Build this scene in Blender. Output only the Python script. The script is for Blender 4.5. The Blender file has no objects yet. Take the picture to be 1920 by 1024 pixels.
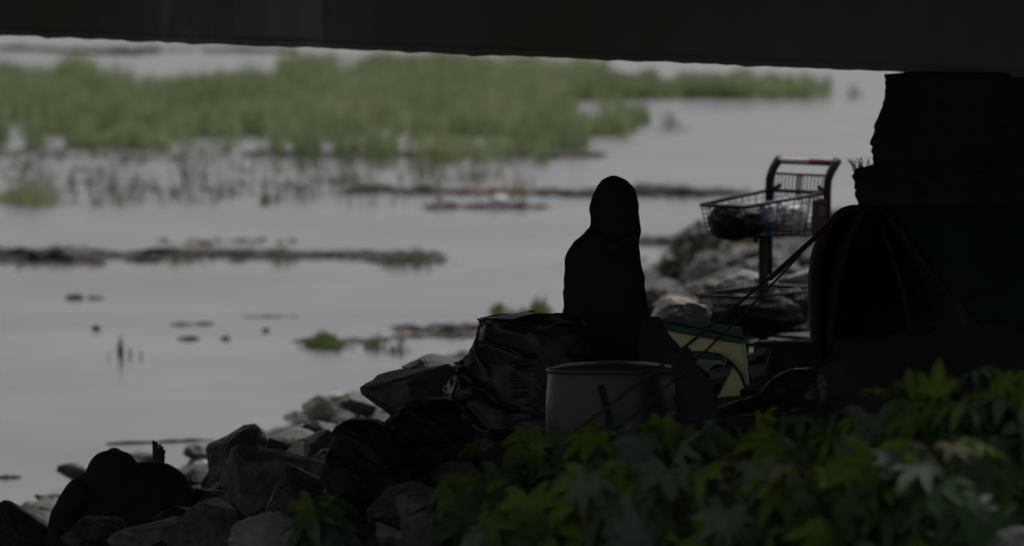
import bpy, bmesh, math, random
from mathutils import Vector, Matrix, noise
random.seed(11)
R = math.radians
scene = bpy.context.scene
C = scene.collection

# ---------------------------------------------------------------- camera
F = 1920 / 36 * 200            # focal length in photograph pixels (200 mm)
HC = 4.2                       # camera height above the water
PITCH = math.atan(712 / F)
cam_d = bpy.data.cameras.new('camera'); cam = bpy.data.objects.new('camera', cam_d); C.objects.link(cam)
cam.location = (0, 0, HC); cam.rotation_euler = (math.pi / 2 - PITCH, 0, 0)
cam_d.sensor_width = 36; cam_d.lens = 200; cam_d.clip_start = 0.5; cam_d.clip_end = 12000
cam_d.dof.use_dof = True; cam_d.dof.focus_distance = 28.0; cam_d.dof.aperture_fstop = 2.6; cam_d.dof.aperture_blades = 7
scene.camera = cam

# ---------------------------------------------------------------- sky, sun, exposure
SUN_EL, SUN_AZ = R(58), R(20)
w = bpy.data.worlds.new('World'); scene.world = w; w.use_nodes = True
nt = w.node_tree; nt.nodes.clear()
sky = nt.nodes.new('ShaderNodeTexSky'); sky.sky_type = 'NISHITA'; sky.sun_disc = False
sky.sun_elevation = SUN_EL; sky.sun_rotation = SUN_AZ; sky.air_density = 1.0; sky.dust_density = 3.0; sky.ozone_density = 1.0
hsv = nt.nodes.new('ShaderNodeHueSaturation'); hsv.inputs['Saturation'].default_value = 0.2
bg = nt.nodes.new('ShaderNodeBackground'); bg.inputs['Strength'].default_value = 0.05
wo = nt.nodes.new('ShaderNodeOutputWorld')
nt.links.new(sky.outputs[0], hsv.inputs['Color']); nt.links.new(hsv.outputs[0], bg.inputs['Color']); nt.links.new(bg.outputs[0], wo.inputs['Surface'])
sl = bpy.data.lights.new('sun', 'SUN'); sl.energy = 1.5; sl.angle = R(40); sl.color = (1, 0.97, 0.93)
so = bpy.data.objects.new('sun', sl); C.objects.link(so)
so.rotation_euler = (-(math.pi / 2 - SUN_EL), 0, -SUN_AZ); so.location = (0, 60, 40)
vs = scene.view_settings
vs.view_transform = 'Standard'; vs.look = 'None'; vs.gamma = 1; vs.use_curve_mapping = False; vs.exposure = 0.66
scene.cycles.max_bounces = 8

# ---------------------------------------------------------------- helpers
CP, SP = math.cos(PITCH), math.sin(PITCH)
def at(px, py, d):
    """the point seen at photograph pixel (px, py) whose distance along +Y is d"""
    a = (px - 960) / F; b = (py - 512) / F
    y = CP - b * SP; z = -SP - b * CP
    k = d / y
    return Vector((a * k, d, HC + z * k))
def on_water(px, py):
    a = (px - 960) / F; b = (py - 512) / F
    y = CP - b * SP; z = -SP - b * CP
    k = -HC / z
    return Vector((a * k, y * k, 0))
def bank_z(X, Y):
    xs = X
    if X > 0.3: xs = 0.3 + (X - 0.3) * 0.64
    if X > 3.0: xs = 0.3 + 2.7 * 0.64 + (X - 3.0) * 0.1
    ys = Y if Y > 29 else 29 + (Y - 29) * 0.1
    if Y > 40: ys = 40 + (Y - 40) * 0.9
    def st(a, b, t):
        t = min(1, max(0, (t - a) / (b - a))); return t * t * (3 - 2 * t)
    dip = 0.24 * st(31, 35, Y) * st(-.6, .9, X) * (1 - st(44, 60, Y))
    return 0.82 + 0.31 * (xs + 2.05) - 0.055 * (ys - 30) - dip - 0.014 * max(0, Y - 33) * (1 - st(.3, 2.0, X))
def on_bank(px, py):
    lo, hi = 8.0, 120.0
    prev = lo
    for i in range(600):
        d = lo + (hi - lo) * i / 599
        p = at(px, py, d)
        if p.z <= max(bank_z(p.x, p.y), 0):
            return p
    return at(px, py, 60)

def tag(o, label=None, cat=None, group=None, kind=None):
    if label: o['label'] = label
    if cat: o['category'] = cat
    if group: o['group'] = group
    if kind: o['kind'] = kind
    return o
def empty(name, loc, label=None, cat=None, group=None, rz=0):
    o = bpy.data.objects.new(name, None); C.objects.link(o); o.location = loc; o.rotation_euler.z = rz
    o.empty_display_size = 0.1
    return tag(o, label, cat, group)
def mesh_obj(name, verts, faces, m, parent=None, smooth=True, loc=None):
    me = bpy.data.meshes.new(name); me.from_pydata([tuple(v) for v in verts], [], faces); me.validate(); me.update()
    if smooth: me.polygons.foreach_set('use_smooth', [True] * len(me.polygons))
    if m: me.materials.append(m)
    return link(name, me, parent, loc)
def link(name, me, parent=None, loc=None):
    o = bpy.data.objects.new(name, me); C.objects.link(o)
    if loc is not None: o.location = loc
    if parent is not None:
        o.parent = parent
    return o
class MB:
    def __init__(s): s.v = []; s.f = []
    def add(s, v, f):
        n = len(s.v); s.v += [Vector(p) for p in v]; s.f += [tuple(i + n for i in q) for q in f]
    def box(s, c, sx, sy, sz, M=None):
        vs_ = [Vector((x * sx / 2, y * sy / 2, z * sz / 2)) for x in (-1, 1) for y in (-1, 1) for z in (-1, 1)]
        if M: vs_ = [M @ p for p in vs_]
        s.add([p + Vector(c) for p in vs_], [(0, 1, 3, 2), (4, 6, 7, 5), (0, 4, 5, 1), (2, 3, 7, 6), (0, 2, 6, 4), (1, 5, 7, 3)])
    def tube(s, pts, r, n=6, cap=True):
        pts = [Vector(p) for p in pts]; rs = r if isinstance(r, (list, tuple)) else [r] * len(pts)
        v = []; up = None
        for i, p in enumerate(pts):
            t = (pts[min(i + 1, len(pts) - 1)] - pts[max(i - 1, 0)]).normalized()
            if up is None or abs(up.dot(t)) > 0.95:
                up = Vector((0, 0, 1)) if abs(t.z) < 0.9 else Vector((1, 0, 0))
            a = t.cross(up).normalized(); b = a.cross(t).normalized(); up = b
            for k in range(n):
                q = 2 * math.pi * k / n
                v.append(p + (a * math.cos(q) + b * math.sin(q)) * rs[i])
        f = []
        for i in range(len(pts) - 1):
            for k in range(n):
                f.append((i * n + k, i * n + (k + 1) % n, (i + 1) * n + (k + 1) % n, (i + 1) * n + k))
        if cap:
            f.append(tuple(range(n - 1, -1, -1))); f.append(tuple((len(pts) - 1) * n + k for k in range(n)))
        s.add(v, f)
    def build(s, name, m, parent=None, smooth=True, rel=None):
        v = s.v if rel is None else [p - Vector(rel) for p in s.v]
        return mesh_obj(name, v, s.f, m, parent, smooth)
def fbm(p, o=4):
    return noise.fractal(Vector(p), 1.0, 2.0, o)

# ---------------------------------------------------------------- materials
def mat(name, c1, c2=None, scale=4, rough=0.7, bump=0.3, bscale=None, spec=0.4, c3=None, rand=0.0, stretch=(1, 1, 1), detail=6, metal=0, trans=0, bdist=0.02, sharp=(0.35, 0.65)):
    m = bpy.data.materials.new(name); m.use_nodes = True
    n = m.node_tree.nodes; l = m.node_tree.links
    b = n['Principled BSDF']
    b.inputs['Roughness'].default_value = rough; b.inputs['Specular IOR Level'].default_value = spec; b.inputs['Metallic'].default_value = metal
    tc = n.new('ShaderNodeTexCoord'); mp = n.new('ShaderNodeMapping'); mp.inputs['Scale'].default_value = stretch
    l.new(tc.outputs['Object'], mp.inputs['Vector'])
    no = n.new('ShaderNodeTexNoise'); no.inputs['Scale'].default_value = scale; no.inputs['Detail'].default_value = detail; no.inputs['Roughness'].default_value = 0.6
    oi = n.new('ShaderNodeObjectInfo')
    ad = n.new('ShaderNodeVectorMath'); ad.operation = 'ADD'
    sc_ = n.new('ShaderNodeVectorMath'); sc_.operation = 'SCALE'; sc_.inputs['Scale'].default_value = 13.0 if rand else 0.0
    cmb = n.new('ShaderNodeCombineXYZ')
    for k in range(3): l.new(oi.outputs['Random'], cmb.inputs[k])
    l.new(cmb.outputs[0], sc_.inputs[0]); l.new(mp.outputs[0], ad.inputs[0]); l.new(sc_.outputs[0], ad.inputs[1])
    l.new(ad.outputs[0], no.inputs['Vector'])
    cr = n.new('ShaderNodeValToRGB'); l.new(no.outputs['Fac'], cr.inputs['Fac'])
    c2 = c2 or tuple(x * 0.7 for x in c1)
    cr.color_ramp.elements[0].position = sharp[0]; cr.color_ramp.elements[0].color = (*c2, 1)
    cr.color_ramp.elements[1].position = sharp[1]; cr.color_ramp.elements[1].color = (*c1, 1)
    if c3:
        e = cr.color_ramp.elements.new(min(0.98, sharp[1] + 0.1)); e.color = (*c3, 1)
    out = cr.outputs['Color']
    if rand:
        hs = n.new('ShaderNodeHueSaturation'); mr = n.new('ShaderNodeMapRange')
        mr.inputs['To Min'].default_value = 1 - rand; mr.inputs['To Max'].default_value = 1 + rand
        l.new(oi.outputs['Random'], mr.inputs['Value']); l.new(mr.outputs[0], hs.inputs['Value']); l.new(out, hs.inputs['Color']); out = hs.outputs[0]
    l.new(out, b.inputs['Base Color'])
    if bump:
        bn = n.new('ShaderNodeTexNoise'); bn.inputs['Scale'].default_value = bscale or scale * 5; bn.inputs['Detail'].default_value = 8
        l.new(mp.outputs[0], bn.inputs['Vector'])
        bp = n.new('ShaderNodeBump'); bp.inputs['Strength'].default_value = bump; bp.inputs['Distance'].default_value = bdist
        l.new(bn.outputs['Fac'], bp.inputs['Height']); l.new(bp.outputs[0], b.inputs['Normal'])
    if trans:
        tr = n.new('ShaderNodeBsdfTranslucent'); mx = n.new('ShaderNodeMixShader'); mx.inputs[0].default_value = trans
        l.new(out, tr.inputs['Color']); l.new(b.outputs[0], mx.inputs[1]); l.new(tr.outputs[0], mx.inputs[2])
        l.new(mx.outputs[0], n['Material Output'].inputs['Surface'])
    return m
M = {}
M['soil'] = mat('soil', (0.045, 0.04, 0.034), (0.02, 0.018, 0.016), 2.5, 0.85, 0.6, 18, bdist=0.05)
M['rock'] = mat('rock', (0.14, 0.137, 0.13), (0.055, 0.053, 0.05), 6, 0.58, 0.9, 24, c3=(0.24, 0.235, 0.22), rand=0.3)
M['rock_dark'] = mat('rock_dark', (0.072, 0.07, 0.067), (0.024, 0.024, 0.022), 7, 0.55, 0.9, 26, c3=(0.17, 0.165, 0.15), rand=0.2, bdist=0.03)
M['rock_brown'] = mat('rock_brown', (0.12, 0.10, 0.075), (0.05, 0.043, 0.033), 6, 0.62, 0.5, 30, c3=(0.26, 0.24, 0.2), rand=0.15)
M['rock_pale'] = mat('rock_pale', (0.27, 0.265, 0.235), (0.11, 0.11, 0.09), 5, 0.6, 0.5, 26, c3=(0.42, 0.41, 0.38), rand=0.08)
M['rock_orange'] = mat('rock_orange', (0.2, 0.10, 0.055), (0.12, 0.065, 0.04), 5, 0.6, 0.5, 26)
M['concrete'] = mat('concrete', (0.27, 0.27, 0.245), (0.19, 0.19, 0.15), 0.8, 0.8, 0.35, 14, c3=(0.5, 0.5, 0.51), stretch=(1, 1, 0.35), sharp=(0.4, 0.6))
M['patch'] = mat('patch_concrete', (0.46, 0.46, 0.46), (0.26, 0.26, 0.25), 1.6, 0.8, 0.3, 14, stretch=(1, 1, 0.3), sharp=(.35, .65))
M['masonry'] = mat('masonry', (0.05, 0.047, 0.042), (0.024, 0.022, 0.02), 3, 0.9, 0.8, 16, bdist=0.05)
M['black_fabric'] = mat('black_fabric', (0.03, 0.03, 0.031), (0.02, 0.02, 0.021), 9, 0.9, 0.25, 60, spec=0.15)
M['black_plastic'] = mat('black_plastic', (0.015, 0.015, 0.0165), (0.010, 0.010, 0.011), 5, 0.4, 0.3, 9, spec=0.45, stretch=(1.3, 1.3, 0.6), bdist=0.03)
M['bag_plastic'] = mat('bag_plastic', (0.010, 0.010, 0.011), (0.006, 0.006, 0.007), 5, 0.55, 0.5, 12, spec=0.2, bdist=0.03)
M['skin'] = mat('skin', (0.05, 0.032, 0.025), (0.04, 0.026, 0.02), 12, 0.6, 0.1)
M['barrel'] = mat('barrel', (0.05, 0.053, 0.053), (0.034, 0.037, 0.037), 3, 0.36, 0.1, 20, spec=0.35)
M['tent_grey'] = mat('tent_grey', (0.022, 0.023, 0.022), (0.012, 0.0125, 0.012), 3, 0.75, 0.4, 9, stretch=(2, 2, 0.4), bdist=0.03)
M['tent_teal'] = mat('tent_teal', (0.005, 0.026, 0.025), (0.003, 0.014, 0.014), 3, 0.8, 0.4, 9, bdist=0.03)
M['tent_black'] = mat('tent_black', (0.012, 0.012, 0.012), (0.007, 0.007, 0.007), 3, 0.9, 0.2, 9)
M['rope'] = mat('rope', (0.02, 0.02, 0.02), (0.012, 0.012, 0.012), 30, 0.8, 0.4, 120)
M['rope_grey'] = mat('rope_grey', (0.16, 0.16, 0.16), (0.1, 0.1, 0.1), 30, 0.8, 0.4, 120)
M['yellow'] = mat('yellow_canvas', (0.80, 0.73, 0.42), (0.72, 0.64, 0.34), 3, 0.8, 0.3, 12, trans=0.15, bdist=0.02)
M['green'] = mat('green_canvas', (0.05, 0.17, 0.11), (0.035, 0.12, 0.08), 3, 0.8, 0.3, 12, trans=0.25)
M['piping'] = mat('dark_green_piping', (0.02, 0.035, 0.028), None, 9, 0.8, 0)
M['pole'] = mat('pale_pole', (0.55, 0.52, 0.42), None, 9, 0.5, 0)
M['wire'] = mat('cart_wire', (0.010, 0.012, 0.0115), (0.007, 0.008, 0.008), 20, 0.6, 0.1, 60, spec=0.2)
M['cart_tube'] = mat('cart_tube', (0.013, 0.017, 0.016), (0.009, 0.011, 0.0105), 12, 0.55, 0.1, 50, spec=0.25)
M['red'] = mat('red_plastic', (0.30, 0.05, 0.055), (0.24, 0.04, 0.045), 8, 0.45, 0.05)
M['pink'] = mat('faded_grip', (0.80, 0.62, 0.64), (0.7, 0.52, 0.55), 14, 0.45, 0.05)
M['panel_red'] = mat('red_panel', (0.05, 0.011, 0.009), (0.035, 0.008, 0.007), 6, 0.6, 0.1)
M['panel_mark'] = mat('panel_mark', (0.22, 0.15, 0.13), None, 6, 0.6, 0)
M['white_bag'] = mat('white_bag', (0.72, 0.73, 0.75), (0.38, 0.39, 0.41), 9, 0.4, 0.6, 22, bdist=0.02, trans=0.3)
M['blue_bag'] = mat('blue_bag', (0.66, 0.72, 0.80), (0.07, 0.13, 0.42), 14, 0.35, 0.5, 22, bdist=0.02, sharp=(0.46, 0.5))
M['brown_bag'] = mat('brown_bag', (0.28, 0.11, 0.05), (0.14, 0.06, 0.03), 9, 0.6, 0.5, 22)
M['wood'] = mat('wet_wood', (0.08, 0.062, 0.05), (0.045, 0.036, 0.03), 4, 0.7, 0.6, 16, stretch=(0.5, 3, 3), rand=0.2)
M['wood_orange'] = mat('orange_wood', (0.42, 0.22, 0.10), (0.3, 0.15, 0.07), 4, 0.7, 0.6, 16, stretch=(0.5, 3, 3))
M['stake'] = mat('stake', (0.012, 0.011, 0.010), None, 12, 0.85, 0.4, 50)
M['mud'] = mat('mud', (0.06, 0.045, 0.038), (0.03, 0.024, 0.02), 3, 0.85, 0.5, 12, bdist=0.04)
M['litter'] = mat('litter', (0.16, 0.135, 0.115), (0.09, 0.076, 0.066), 1.5, 0.85, 0, spec=0.1)
M['white'] = mat('white_foam', (0.75, 0.75, 0.75), None, 5, 0.6, 0)
M['marsh'] = mat('marsh_grass', (0.285, 0.34, 0.165), (0.17, 0.225, 0.112), 0.3, 0.6, 0, trans=0.45, spec=0.2, detail=5, sharp=(0.38, 0.60), c3=(0.30, 0.275, 0.17))
M['reed'] = mat('reed', (0.16, 0.20, 0.12), (0.11, 0.14, 0.09), 0.8, 0.6, 0, trans=0.3, spec=0.2)
M['bush'] = mat('bush_leaf', (0.15, 0.21, 0.05), (0.08, 0.13, 0.03), 2, 0.6, 0, trans=0.35, spec=0.2)
M['dry_brush'] = mat('dry_brush', (0.075, 0.07, 0.045), (0.04, 0.04, 0.027), 2, 0.8, 0, trans=0.2, spec=0.1)
M['twig'] = mat('twig', (0.12, 0.10, 0.09), None, 4, 0.8, 0)
M['dry_grass'] = mat('dry_grass', (0.06, 0.06, 0.035), None, 4, 0.8, 0, trans=0.2)
LEAF = [mat('leaf_deep', (0.036, 0.078, 0.022), (0.020, 0.050, 0.016), 7, 0.5, 0.3, 25, spec=0.22, trans=0.25, rand=0.25),
        mat('leaf_fresh', (0.105, 0.165, 0.014), (0.06, 0.11, 0.010), 7, 0.5, 0.3, 25, spec=0.2, trans=0.4, rand=0.25),
        mat('leaf_glaucous', (0.052, 0.088, 0.045), (0.032, 0.06, 0.032), 7, 0.42, 0.3, 25, spec=0.35, trans=0.15, rand=0.25),
        mat('leaf_reddish', (0.10, 0.10, 0.018), (0.08, 0.06, 0.02), 7, 0.5, 0.3, 25, spec=0.22, trans=0.3, rand=0.25)]
M['stem'] = mat('castor_stem', (0.10, 0.055, 0.035), (0.06, 0.05, 0.025), 6, 0.5, 0.1)

def water_mat():
    m = bpy.data.materials.new('murky_water'); m.use_nodes = True
    n = m.node_tree.nodes; l = m.node_tree.links; b = n['Principled BSDF']
    b.inputs['Base Color'].default_value = (0.10, 0.105, 0.11, 1); b.inputs['Roughness'].default_value = 0.22; b.inputs['IOR'].default_value = 1.33
    tc = n.new('ShaderNodeTexCoord')
    n1 = n.new('ShaderNodeTexNoise'); n1.inputs['Scale'].default_value = 2.2; n1.inputs['Detail'].default_value = 5
    n2 = n.new('ShaderNodeTexNoise'); n2.inputs['Scale'].default_value = 0.22; n2.inputs['Detail'].default_value = 5
    l.new(tc.outputs['Object'], n1.inputs['Vector']); l.new(tc.outputs['Object'], n2.inputs['Vector'])
    bp = n.new('ShaderNodeBump'); bp.inputs['Strength'].default_value = 0.2; bp.inputs['Distance'].default_value = 0.03
    l.new(n1.outputs['Fac'], bp.inputs['Height']); l.new(bp.outputs[0], b.inputs['Normal'])
    mr = n.new('ShaderNodeMapRange'); mr.inputs['From Min'].default_value = 0.35; mr.inputs['From Max'].default_value = 0.65
    mr.inputs['To Min'].default_value = 0.16; mr.inputs['To Max'].default_value = 0.32
    n3 = n.new('ShaderNodeTexNoise'); n3.inputs['Scale'].default_value = 0.35; n3.inputs['Detail'].default_value = 6
    l.new(tc.outputs['Object'], n3.inputs['Vector'])
    cr = n.new('ShaderNodeValToRGB'); l.new(n3.outputs['Fac'], cr.inputs['Fac']); l.new(cr.outputs['Color'], b.inputs['Base Color'])
    cr.color_ramp.elements[0].position = .4; cr.color_ramp.elements[0].color = (0.095, 0.101, 0.108, 1)
    cr.color_ramp.elements[1].position = .62; cr.color_ramp.elements[1].color = (0.112, 0.107, 0.107, 1)
    l.new(n2.outputs['Fac'], mr.inputs['Value']); l.new(mr.outputs[0], b.inputs['Roughness'])
    return m
M['water'] = water_mat()

# ================================================================ SETTING
S = 5000
tag(mesh_obj('water', [(-S, -S, 0), (S, -S, 0), (S, S, 0), (-S, S, 0)], [(0, 1, 2, 3)], M['water'], smooth=False), kind='structure',
    label='grey flooded river reflecting the overcast sky')
# bank: one sheet sloping down to the left and away into the water
def frange(a, b, s):
    r = []
    while a < b: r.append(a); a += s
    return r
xs = [-60, -40, -25, -16] + frange(-10, 9, 0.22) + [10, 12, 15, 20, 30, 45, 60]
ys = [-60, -40, -20, -8] + frange(0, 14, 0.8) + frange(14, 80, 0.3) + [84, 90, 100, 120, 150, 200]
bv = []; bf = []
for y in ys:
    for x in xs:
        z = bank_z(x, y)
        z = max(z, -2.0 if y > 0 else z)
        z += 0.10 * fbm((x * 0.8, y * 0.5, 0)) + 0.05 * fbm((x * 3, y * 3, 5), 3)
        bv.append((x, y, z))
nx = len(xs)
for j in range(len(ys) - 1):
    for i in range(nx - 1):
        bf.append((j * nx + i, j * nx + i + 1, (j + 1) * nx + i + 1, (j + 1) * nx + i))
tag(mesh_obj('river_bank', bv, bf, M['soil']), kind='structure', label='dark earth bank sloping down to the river')

# ---------------------------------------------------------------- the bridge overhead
BA = at(0, 66, 36.0); BB = at(1660, 134, 32.0)          # two points of the edge beam's lower inner edge
bdir = (BB - BA); bdir_n = bdir.normalized()
bperp = Vector((bdir_n.y, -bdir_n.x, 0)).normalized()
if bperp.y > 0: bperp = -bperp                             # toward the camera side of the bridge
DECK_W = 10.8
def along(t, off, dz):
    return BA + bdir_n * t + bperp * off + Vector((0, 0, dz))
bridge = empty('bridge', along(3, -0.3, 1.8), 'dark concrete bridge deck and edge beam spanning over the camp', 'bridge')
org = bridge.location.copy()
def beam(name, t0, t1, off0, off1, z0, z1, m, rough=0.0, step=0.12):
    n = max(2, int((t1 - t0) / step)) if rough else 2
    v = []; f = []
    for i in range(n):
        t = t0 + (t1 - t0) * i / (n - 1)
        j = rough * (fbm((t * 1.3, 0, 3), 3) * .25 + 0.5 * fbm((t * 9, 1, 3), 3)) - (rough * .5 if fbm((t * 4.1, 5, 1), 2) > .42 else 0)
        ch = 0.0
        prof = [(off0, z0 + j), (off0 + 0.012, z0 + j + 0.035), (off0, z0 + j + 0.05), (off0, z1), (off1, z1), (off1, z0 + j * 0.5)]
        for (o_, z_) in prof: v.append(along(t, o_, z_) - org)
    k = 6
    for i in range(n - 1):
        for q in range(k):
            f.append((i * k + q, i * k + (q + 1) % k, (i + 1) * k + (q + 1) % k, (i + 1) * k + q))
    f.append(tuple(range(k))); f.append(tuple((n - 1) * k + q for q in range(k - 1, -1, -1)))
    return mesh_obj(name, v, f, m, bridge, smooth=False)
bm_ = beam('edge_beam', -45, 14, 0.0, -0.55, 0, 1.7, M['concrete'], 0.016, .07)
fl = MB()
n = 260
for i in range(n):                                           # drip flange along the lower edge, chipped
    t = -6 + 15 * i / n
fl = None
def beam_t(px, py): return (at(px, py, 35) - BA).dot(bdir_n)
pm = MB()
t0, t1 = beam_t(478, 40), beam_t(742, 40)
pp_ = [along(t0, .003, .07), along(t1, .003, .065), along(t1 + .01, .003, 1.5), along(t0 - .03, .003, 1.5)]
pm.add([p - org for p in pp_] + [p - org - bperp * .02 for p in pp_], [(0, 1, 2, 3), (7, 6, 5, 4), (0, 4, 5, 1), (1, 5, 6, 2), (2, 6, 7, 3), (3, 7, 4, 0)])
pm.build('pale_slab', M['patch'], bm_, smooth=False)  # thin slab of paler concrete on the beam's inner face
dv = [along(-45, DECK_W, 1.703), along(14, DECK_W, 1.703), along(14, -0.9, 1.703), along(-45, -0.9, 1.703)]
dv = [p - org for p in dv]; dv += [p + Vector((0, 0, 0.35)) for p in dv]
mesh_obj('deck', dv, [(3, 2, 1, 0), (4, 5, 6, 7), (0, 1, 5, 4), (1, 2, 6, 5), (2, 3, 7, 6), (3, 0, 4, 7)], M['concrete'], bridge, smooth=False)
for k in range(1, 4):
    o_ = DECK_W * k / 4
    beam('girder', -45, 14, o_ + 0.2, o_ - 0.2, 1.25, 1.70, M['concrete'])

# stone abutment under the beam on the right, ragged left edge
prof = [(1700, 137), (1663, 139), (1659, 150), (1660, 190), (1655, 215), (1646, 240), (1641, 265), (1633, 285), (1632, 308), (1604, 316), (1598, 330), (1599, 352), (1607, 376), (1606, 420), (1600, 480), (1590, 560), (1580, 700), (1570, 820)]
dA = 31.5
pv = []
for i in range(len(prof) - 1):
    (x0, y0), (x1, y1) = prof[i], prof[i + 1]
    k = max(2, int(math.hypot(x1 - x0, y1 - y0) / 5))
    for q in range(k):
        t = q / k
        pv.append((x0 + (x1 - x0) * t, y0 + (y1 - y0) * t))
av = []; af = []
cols = 46
for i, (px, py) in enumerate(pv):
    p = at(px, py, dA)
    for j in range(cols):
        u = j / (cols - 1)
        if j < 8:   # left return wall going back
            q = p + Vector(((7 - j) * 0.18, (7 - j) * 0.45, 0))
        else:       # front face going right
            jj = j - 7; q = p + Vector((jj * 0.04 if jj < 22 else .88 + (jj - 22) * .22, -0.0, 0))
        dd = 0.05 * fbm((q.x * 4, q.y * 4, q.z * 4), 6) + 0.02 * fbm((q.x * 14, q.y * 14, q.z * 14), 3)
        q = q + Vector((-dd, -dd, 0))
        av.append(q)
for i in range(len(pv) - 1):
    for j in range(cols - 1):
        af.append((i * cols + j, i * cols + j + 1, (i + 1) * cols + j + 1, (i + 1) * cols + j))
af.append(tuple(range(cols)))
base = av[0].copy(); base.z = bank_z(base.x, base.y)
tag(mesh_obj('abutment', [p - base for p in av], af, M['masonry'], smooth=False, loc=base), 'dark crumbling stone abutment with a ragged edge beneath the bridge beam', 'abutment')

# ================================================================ ROCKS
def ico(sub):
    bm = bmesh.new(); bmesh.ops.create_icosphere(bm, subdivisions=sub, radius=1)
    v = [x.co.copy() for x in bm.verts]; f = [tuple(y.index for y in x.verts) for x in bm.faces]; bm.free(); return v, f
ICO3 = ico(4); ICO2 = ico(3)
def rock_mesh(name, seed, m, cuts=11, base=None, rough=0.03, sub=2):
    """an angular block: the hull of random points, edges worn, faces broken up"""
    rnd = random.Random(seed * 7 + 3)
    bm = bmesh.new()
    for i in range(cuts + 7):
        v = Vector((rnd.gauss(0, 1), rnd.gauss(0, 1), rnd.gauss(0, 1))).normalized() * rnd.uniform(.82, 1.05)
        bm.verts.new(v)
    r_ = bmesh.ops.convex_hull(bm, input=bm.verts[:])
    bmesh.ops.delete(bm, geom=[g for g in r_['geom_interior'] if isinstance(g, bmesh.types.BMVert)], context='VERTS')
    bmesh.ops.dissolve_limit(bm, angle_limit=R(14), verts=bm.verts[:], edges=bm.edges[:])
    bmesh.ops.bevel(bm, geom=bm.edges[:], offset=.07, offset_type='OFFSET', segments=1, profile=.5, affect='EDGES', clamp_overlap=True)
    bmesh.ops.triangulate(bm, faces=bm.faces[:])
    bmesh.ops.subdivide_edges(bm, edges=[e for e in bm.edges if e.calc_length() > .16], cuts=sub, use_grid_fill=True)
    bmesh.ops.triangulate(bm, faces=bm.faces[:])
    bm.normal_update()
    off = Vector((seed * 3.1, seed * 1.7, 0))
    for v in bm.verts:
        d = noise.fractal(v.co * 1.8 + off, 1.0, 2.0, 4) * rough * 1.6 + noise.fractal(v.co * 6 + off, 1.0, 2.0, 4) * rough
        v.co += v.co.normalized() * d
    me = bpy.data.meshes.new(name); bm.to_mesh(me); bm.free()
    me.polygons.foreach_set('use_smooth', [True] * len(me.polygons)); me.materials.append(m)
    me.set_sharp_from_angle(angle=R(22))
    return me
def rock(px, py, d, wpx, hpx, m, label, seed, rot=(0, 0, 0), depth=1.0, cuts=11, group=None, name='boulder', rough=0.035, cat='rock'):
    """a boulder filling about wpx x hpx photograph pixels round (px, py), at distance d, sunk into the bank"""
    s = d / F
    me = rock_mesh(name, seed, M[m], cuts=cuts, rough=rough, sub=3)
    o = link(name, me); o.location = at(px, py, d)
    o.rotation_euler = rot
    # measure and scale so that the rotated rock fills the size asked for
    rm = o.rotation_euler.to_matrix(); pts = [rm @ v.co for v in me.vertices]
    ex = [max(p[k] for p in pts) - min(p[k] for p in pts) for k in range(3)]
    k = (wpx * s / ex[0], wpx * s * depth / ex[1], hpx * s / ex[2])
    c = [(max(p[q] for p in pts) + min(p[q] for p in pts)) / 2 for q in range(3)]
    for v, p in zip(me.vertices, pts):
        v.co = Vector(((p[0] - c[0]) * k[0], (p[1] - c[1]) * k[1], (p[2] - c[2]) * k[2]))
    o.rotation_euler = (0, 0, 0); me.update()
    return tag(o, label, cat, group)
rock(20, 1000, 30.5, 210, 130, 'rock_dark', 'black low boulder cut off by the bottom left corner', 1, (0, 0.25, 0.4))
rock(182, 1014, 27.6, 135, 90, 'rock_dark', 'dark streaked rock just in front of the lying person', 2, (0.2, -0.4, 1))
rock(275, 1022, 27.0, 150, 100, 'rock', 'mottled grey green rock at the bottom edge below the bare foot', 3, (0.1, 0.1, 2))
rock(395, 1000, 26.8, 190, 130, 'rock_dark', 'broad dark grey rock between mottled rock and pale rock', 4, (0.3, 0.1, 1.2))
rock(442, 868, 32.5, 118, 150, 'rock_dark', 'large dark flat topped boulder standing above the water edge', 5, (0.1, 0.05, 0.6), cuts=9)
rock(535, 850, 33.5, 150, 92, 'rock_brown', 'brown grey slab leaning behind the large dark boulder', 6, (0, 0.25, 2.2))
rock(600, 830, 36, 120, 90, 'rock', 'rough grey rock between brown slab and black rubbish bags', 17, (0.5, 0.1, 0.3))
rock(507, 1002, 25.6, 160, 92, 'rock_pale', 'pale grey rock beside the small leafy plant at the bottom', 8, (0.2, 0.2, 0.8))
rock(762, 948, 24.4, 148, 92, 'rock_dark', 'rounded dark boulder above the small leafy plant', 9, (0.7, 0.2, 0.1), cuts=5)
rock(838, 990, 22.6, 190, 150, 'rock_dark', 'large charcoal boulder beside the lower left castor leaves', 10, (0.1, -0.45, 0.4), cuts=8)
rock(735, 1005, 23.3, 60, 50, 'rock_pale', 'small pale stone wedged right of the small leafy plant', 31, (0.2, 0.3, 0.8))
rock(625, 772, 41, 120, 80, 'rock_pale', 'light wedge shaped rock by the water left of the tarp', 14, (0.1, -0.5, 0.3), cuts=9)
rock(672, 756, 40, 75, 50, 'rock_dark', 'small dark rock touching the light wedge shaped rock', 15, (0.1, 0.3, 0.3))
rock(775, 742, 30.2, 200, 125, 'rock_brown', 'big brown boulder left of the black draped tarp', 16, (0.1, -0.3, 0.5), cuts=9)
rock(812, 693, 33.0, 120, 56, 'rock_brown', 'streaked tan rock topping the big brown boulder', 12, (0.0, -0.35, 0.5))
rock(1275, 592, 35.0, 120, 70, 'rock', 'flat grey slanting slab left of the lower cart basket', 18, (0.1, -0.45, 0.2), cuts=8)
rock(1400, 535, 39, 120, 60, 'rock', 'rounded wet rock behind the cart post', 19, (0.1, 0.1, 0.2), cuts=6)
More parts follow.
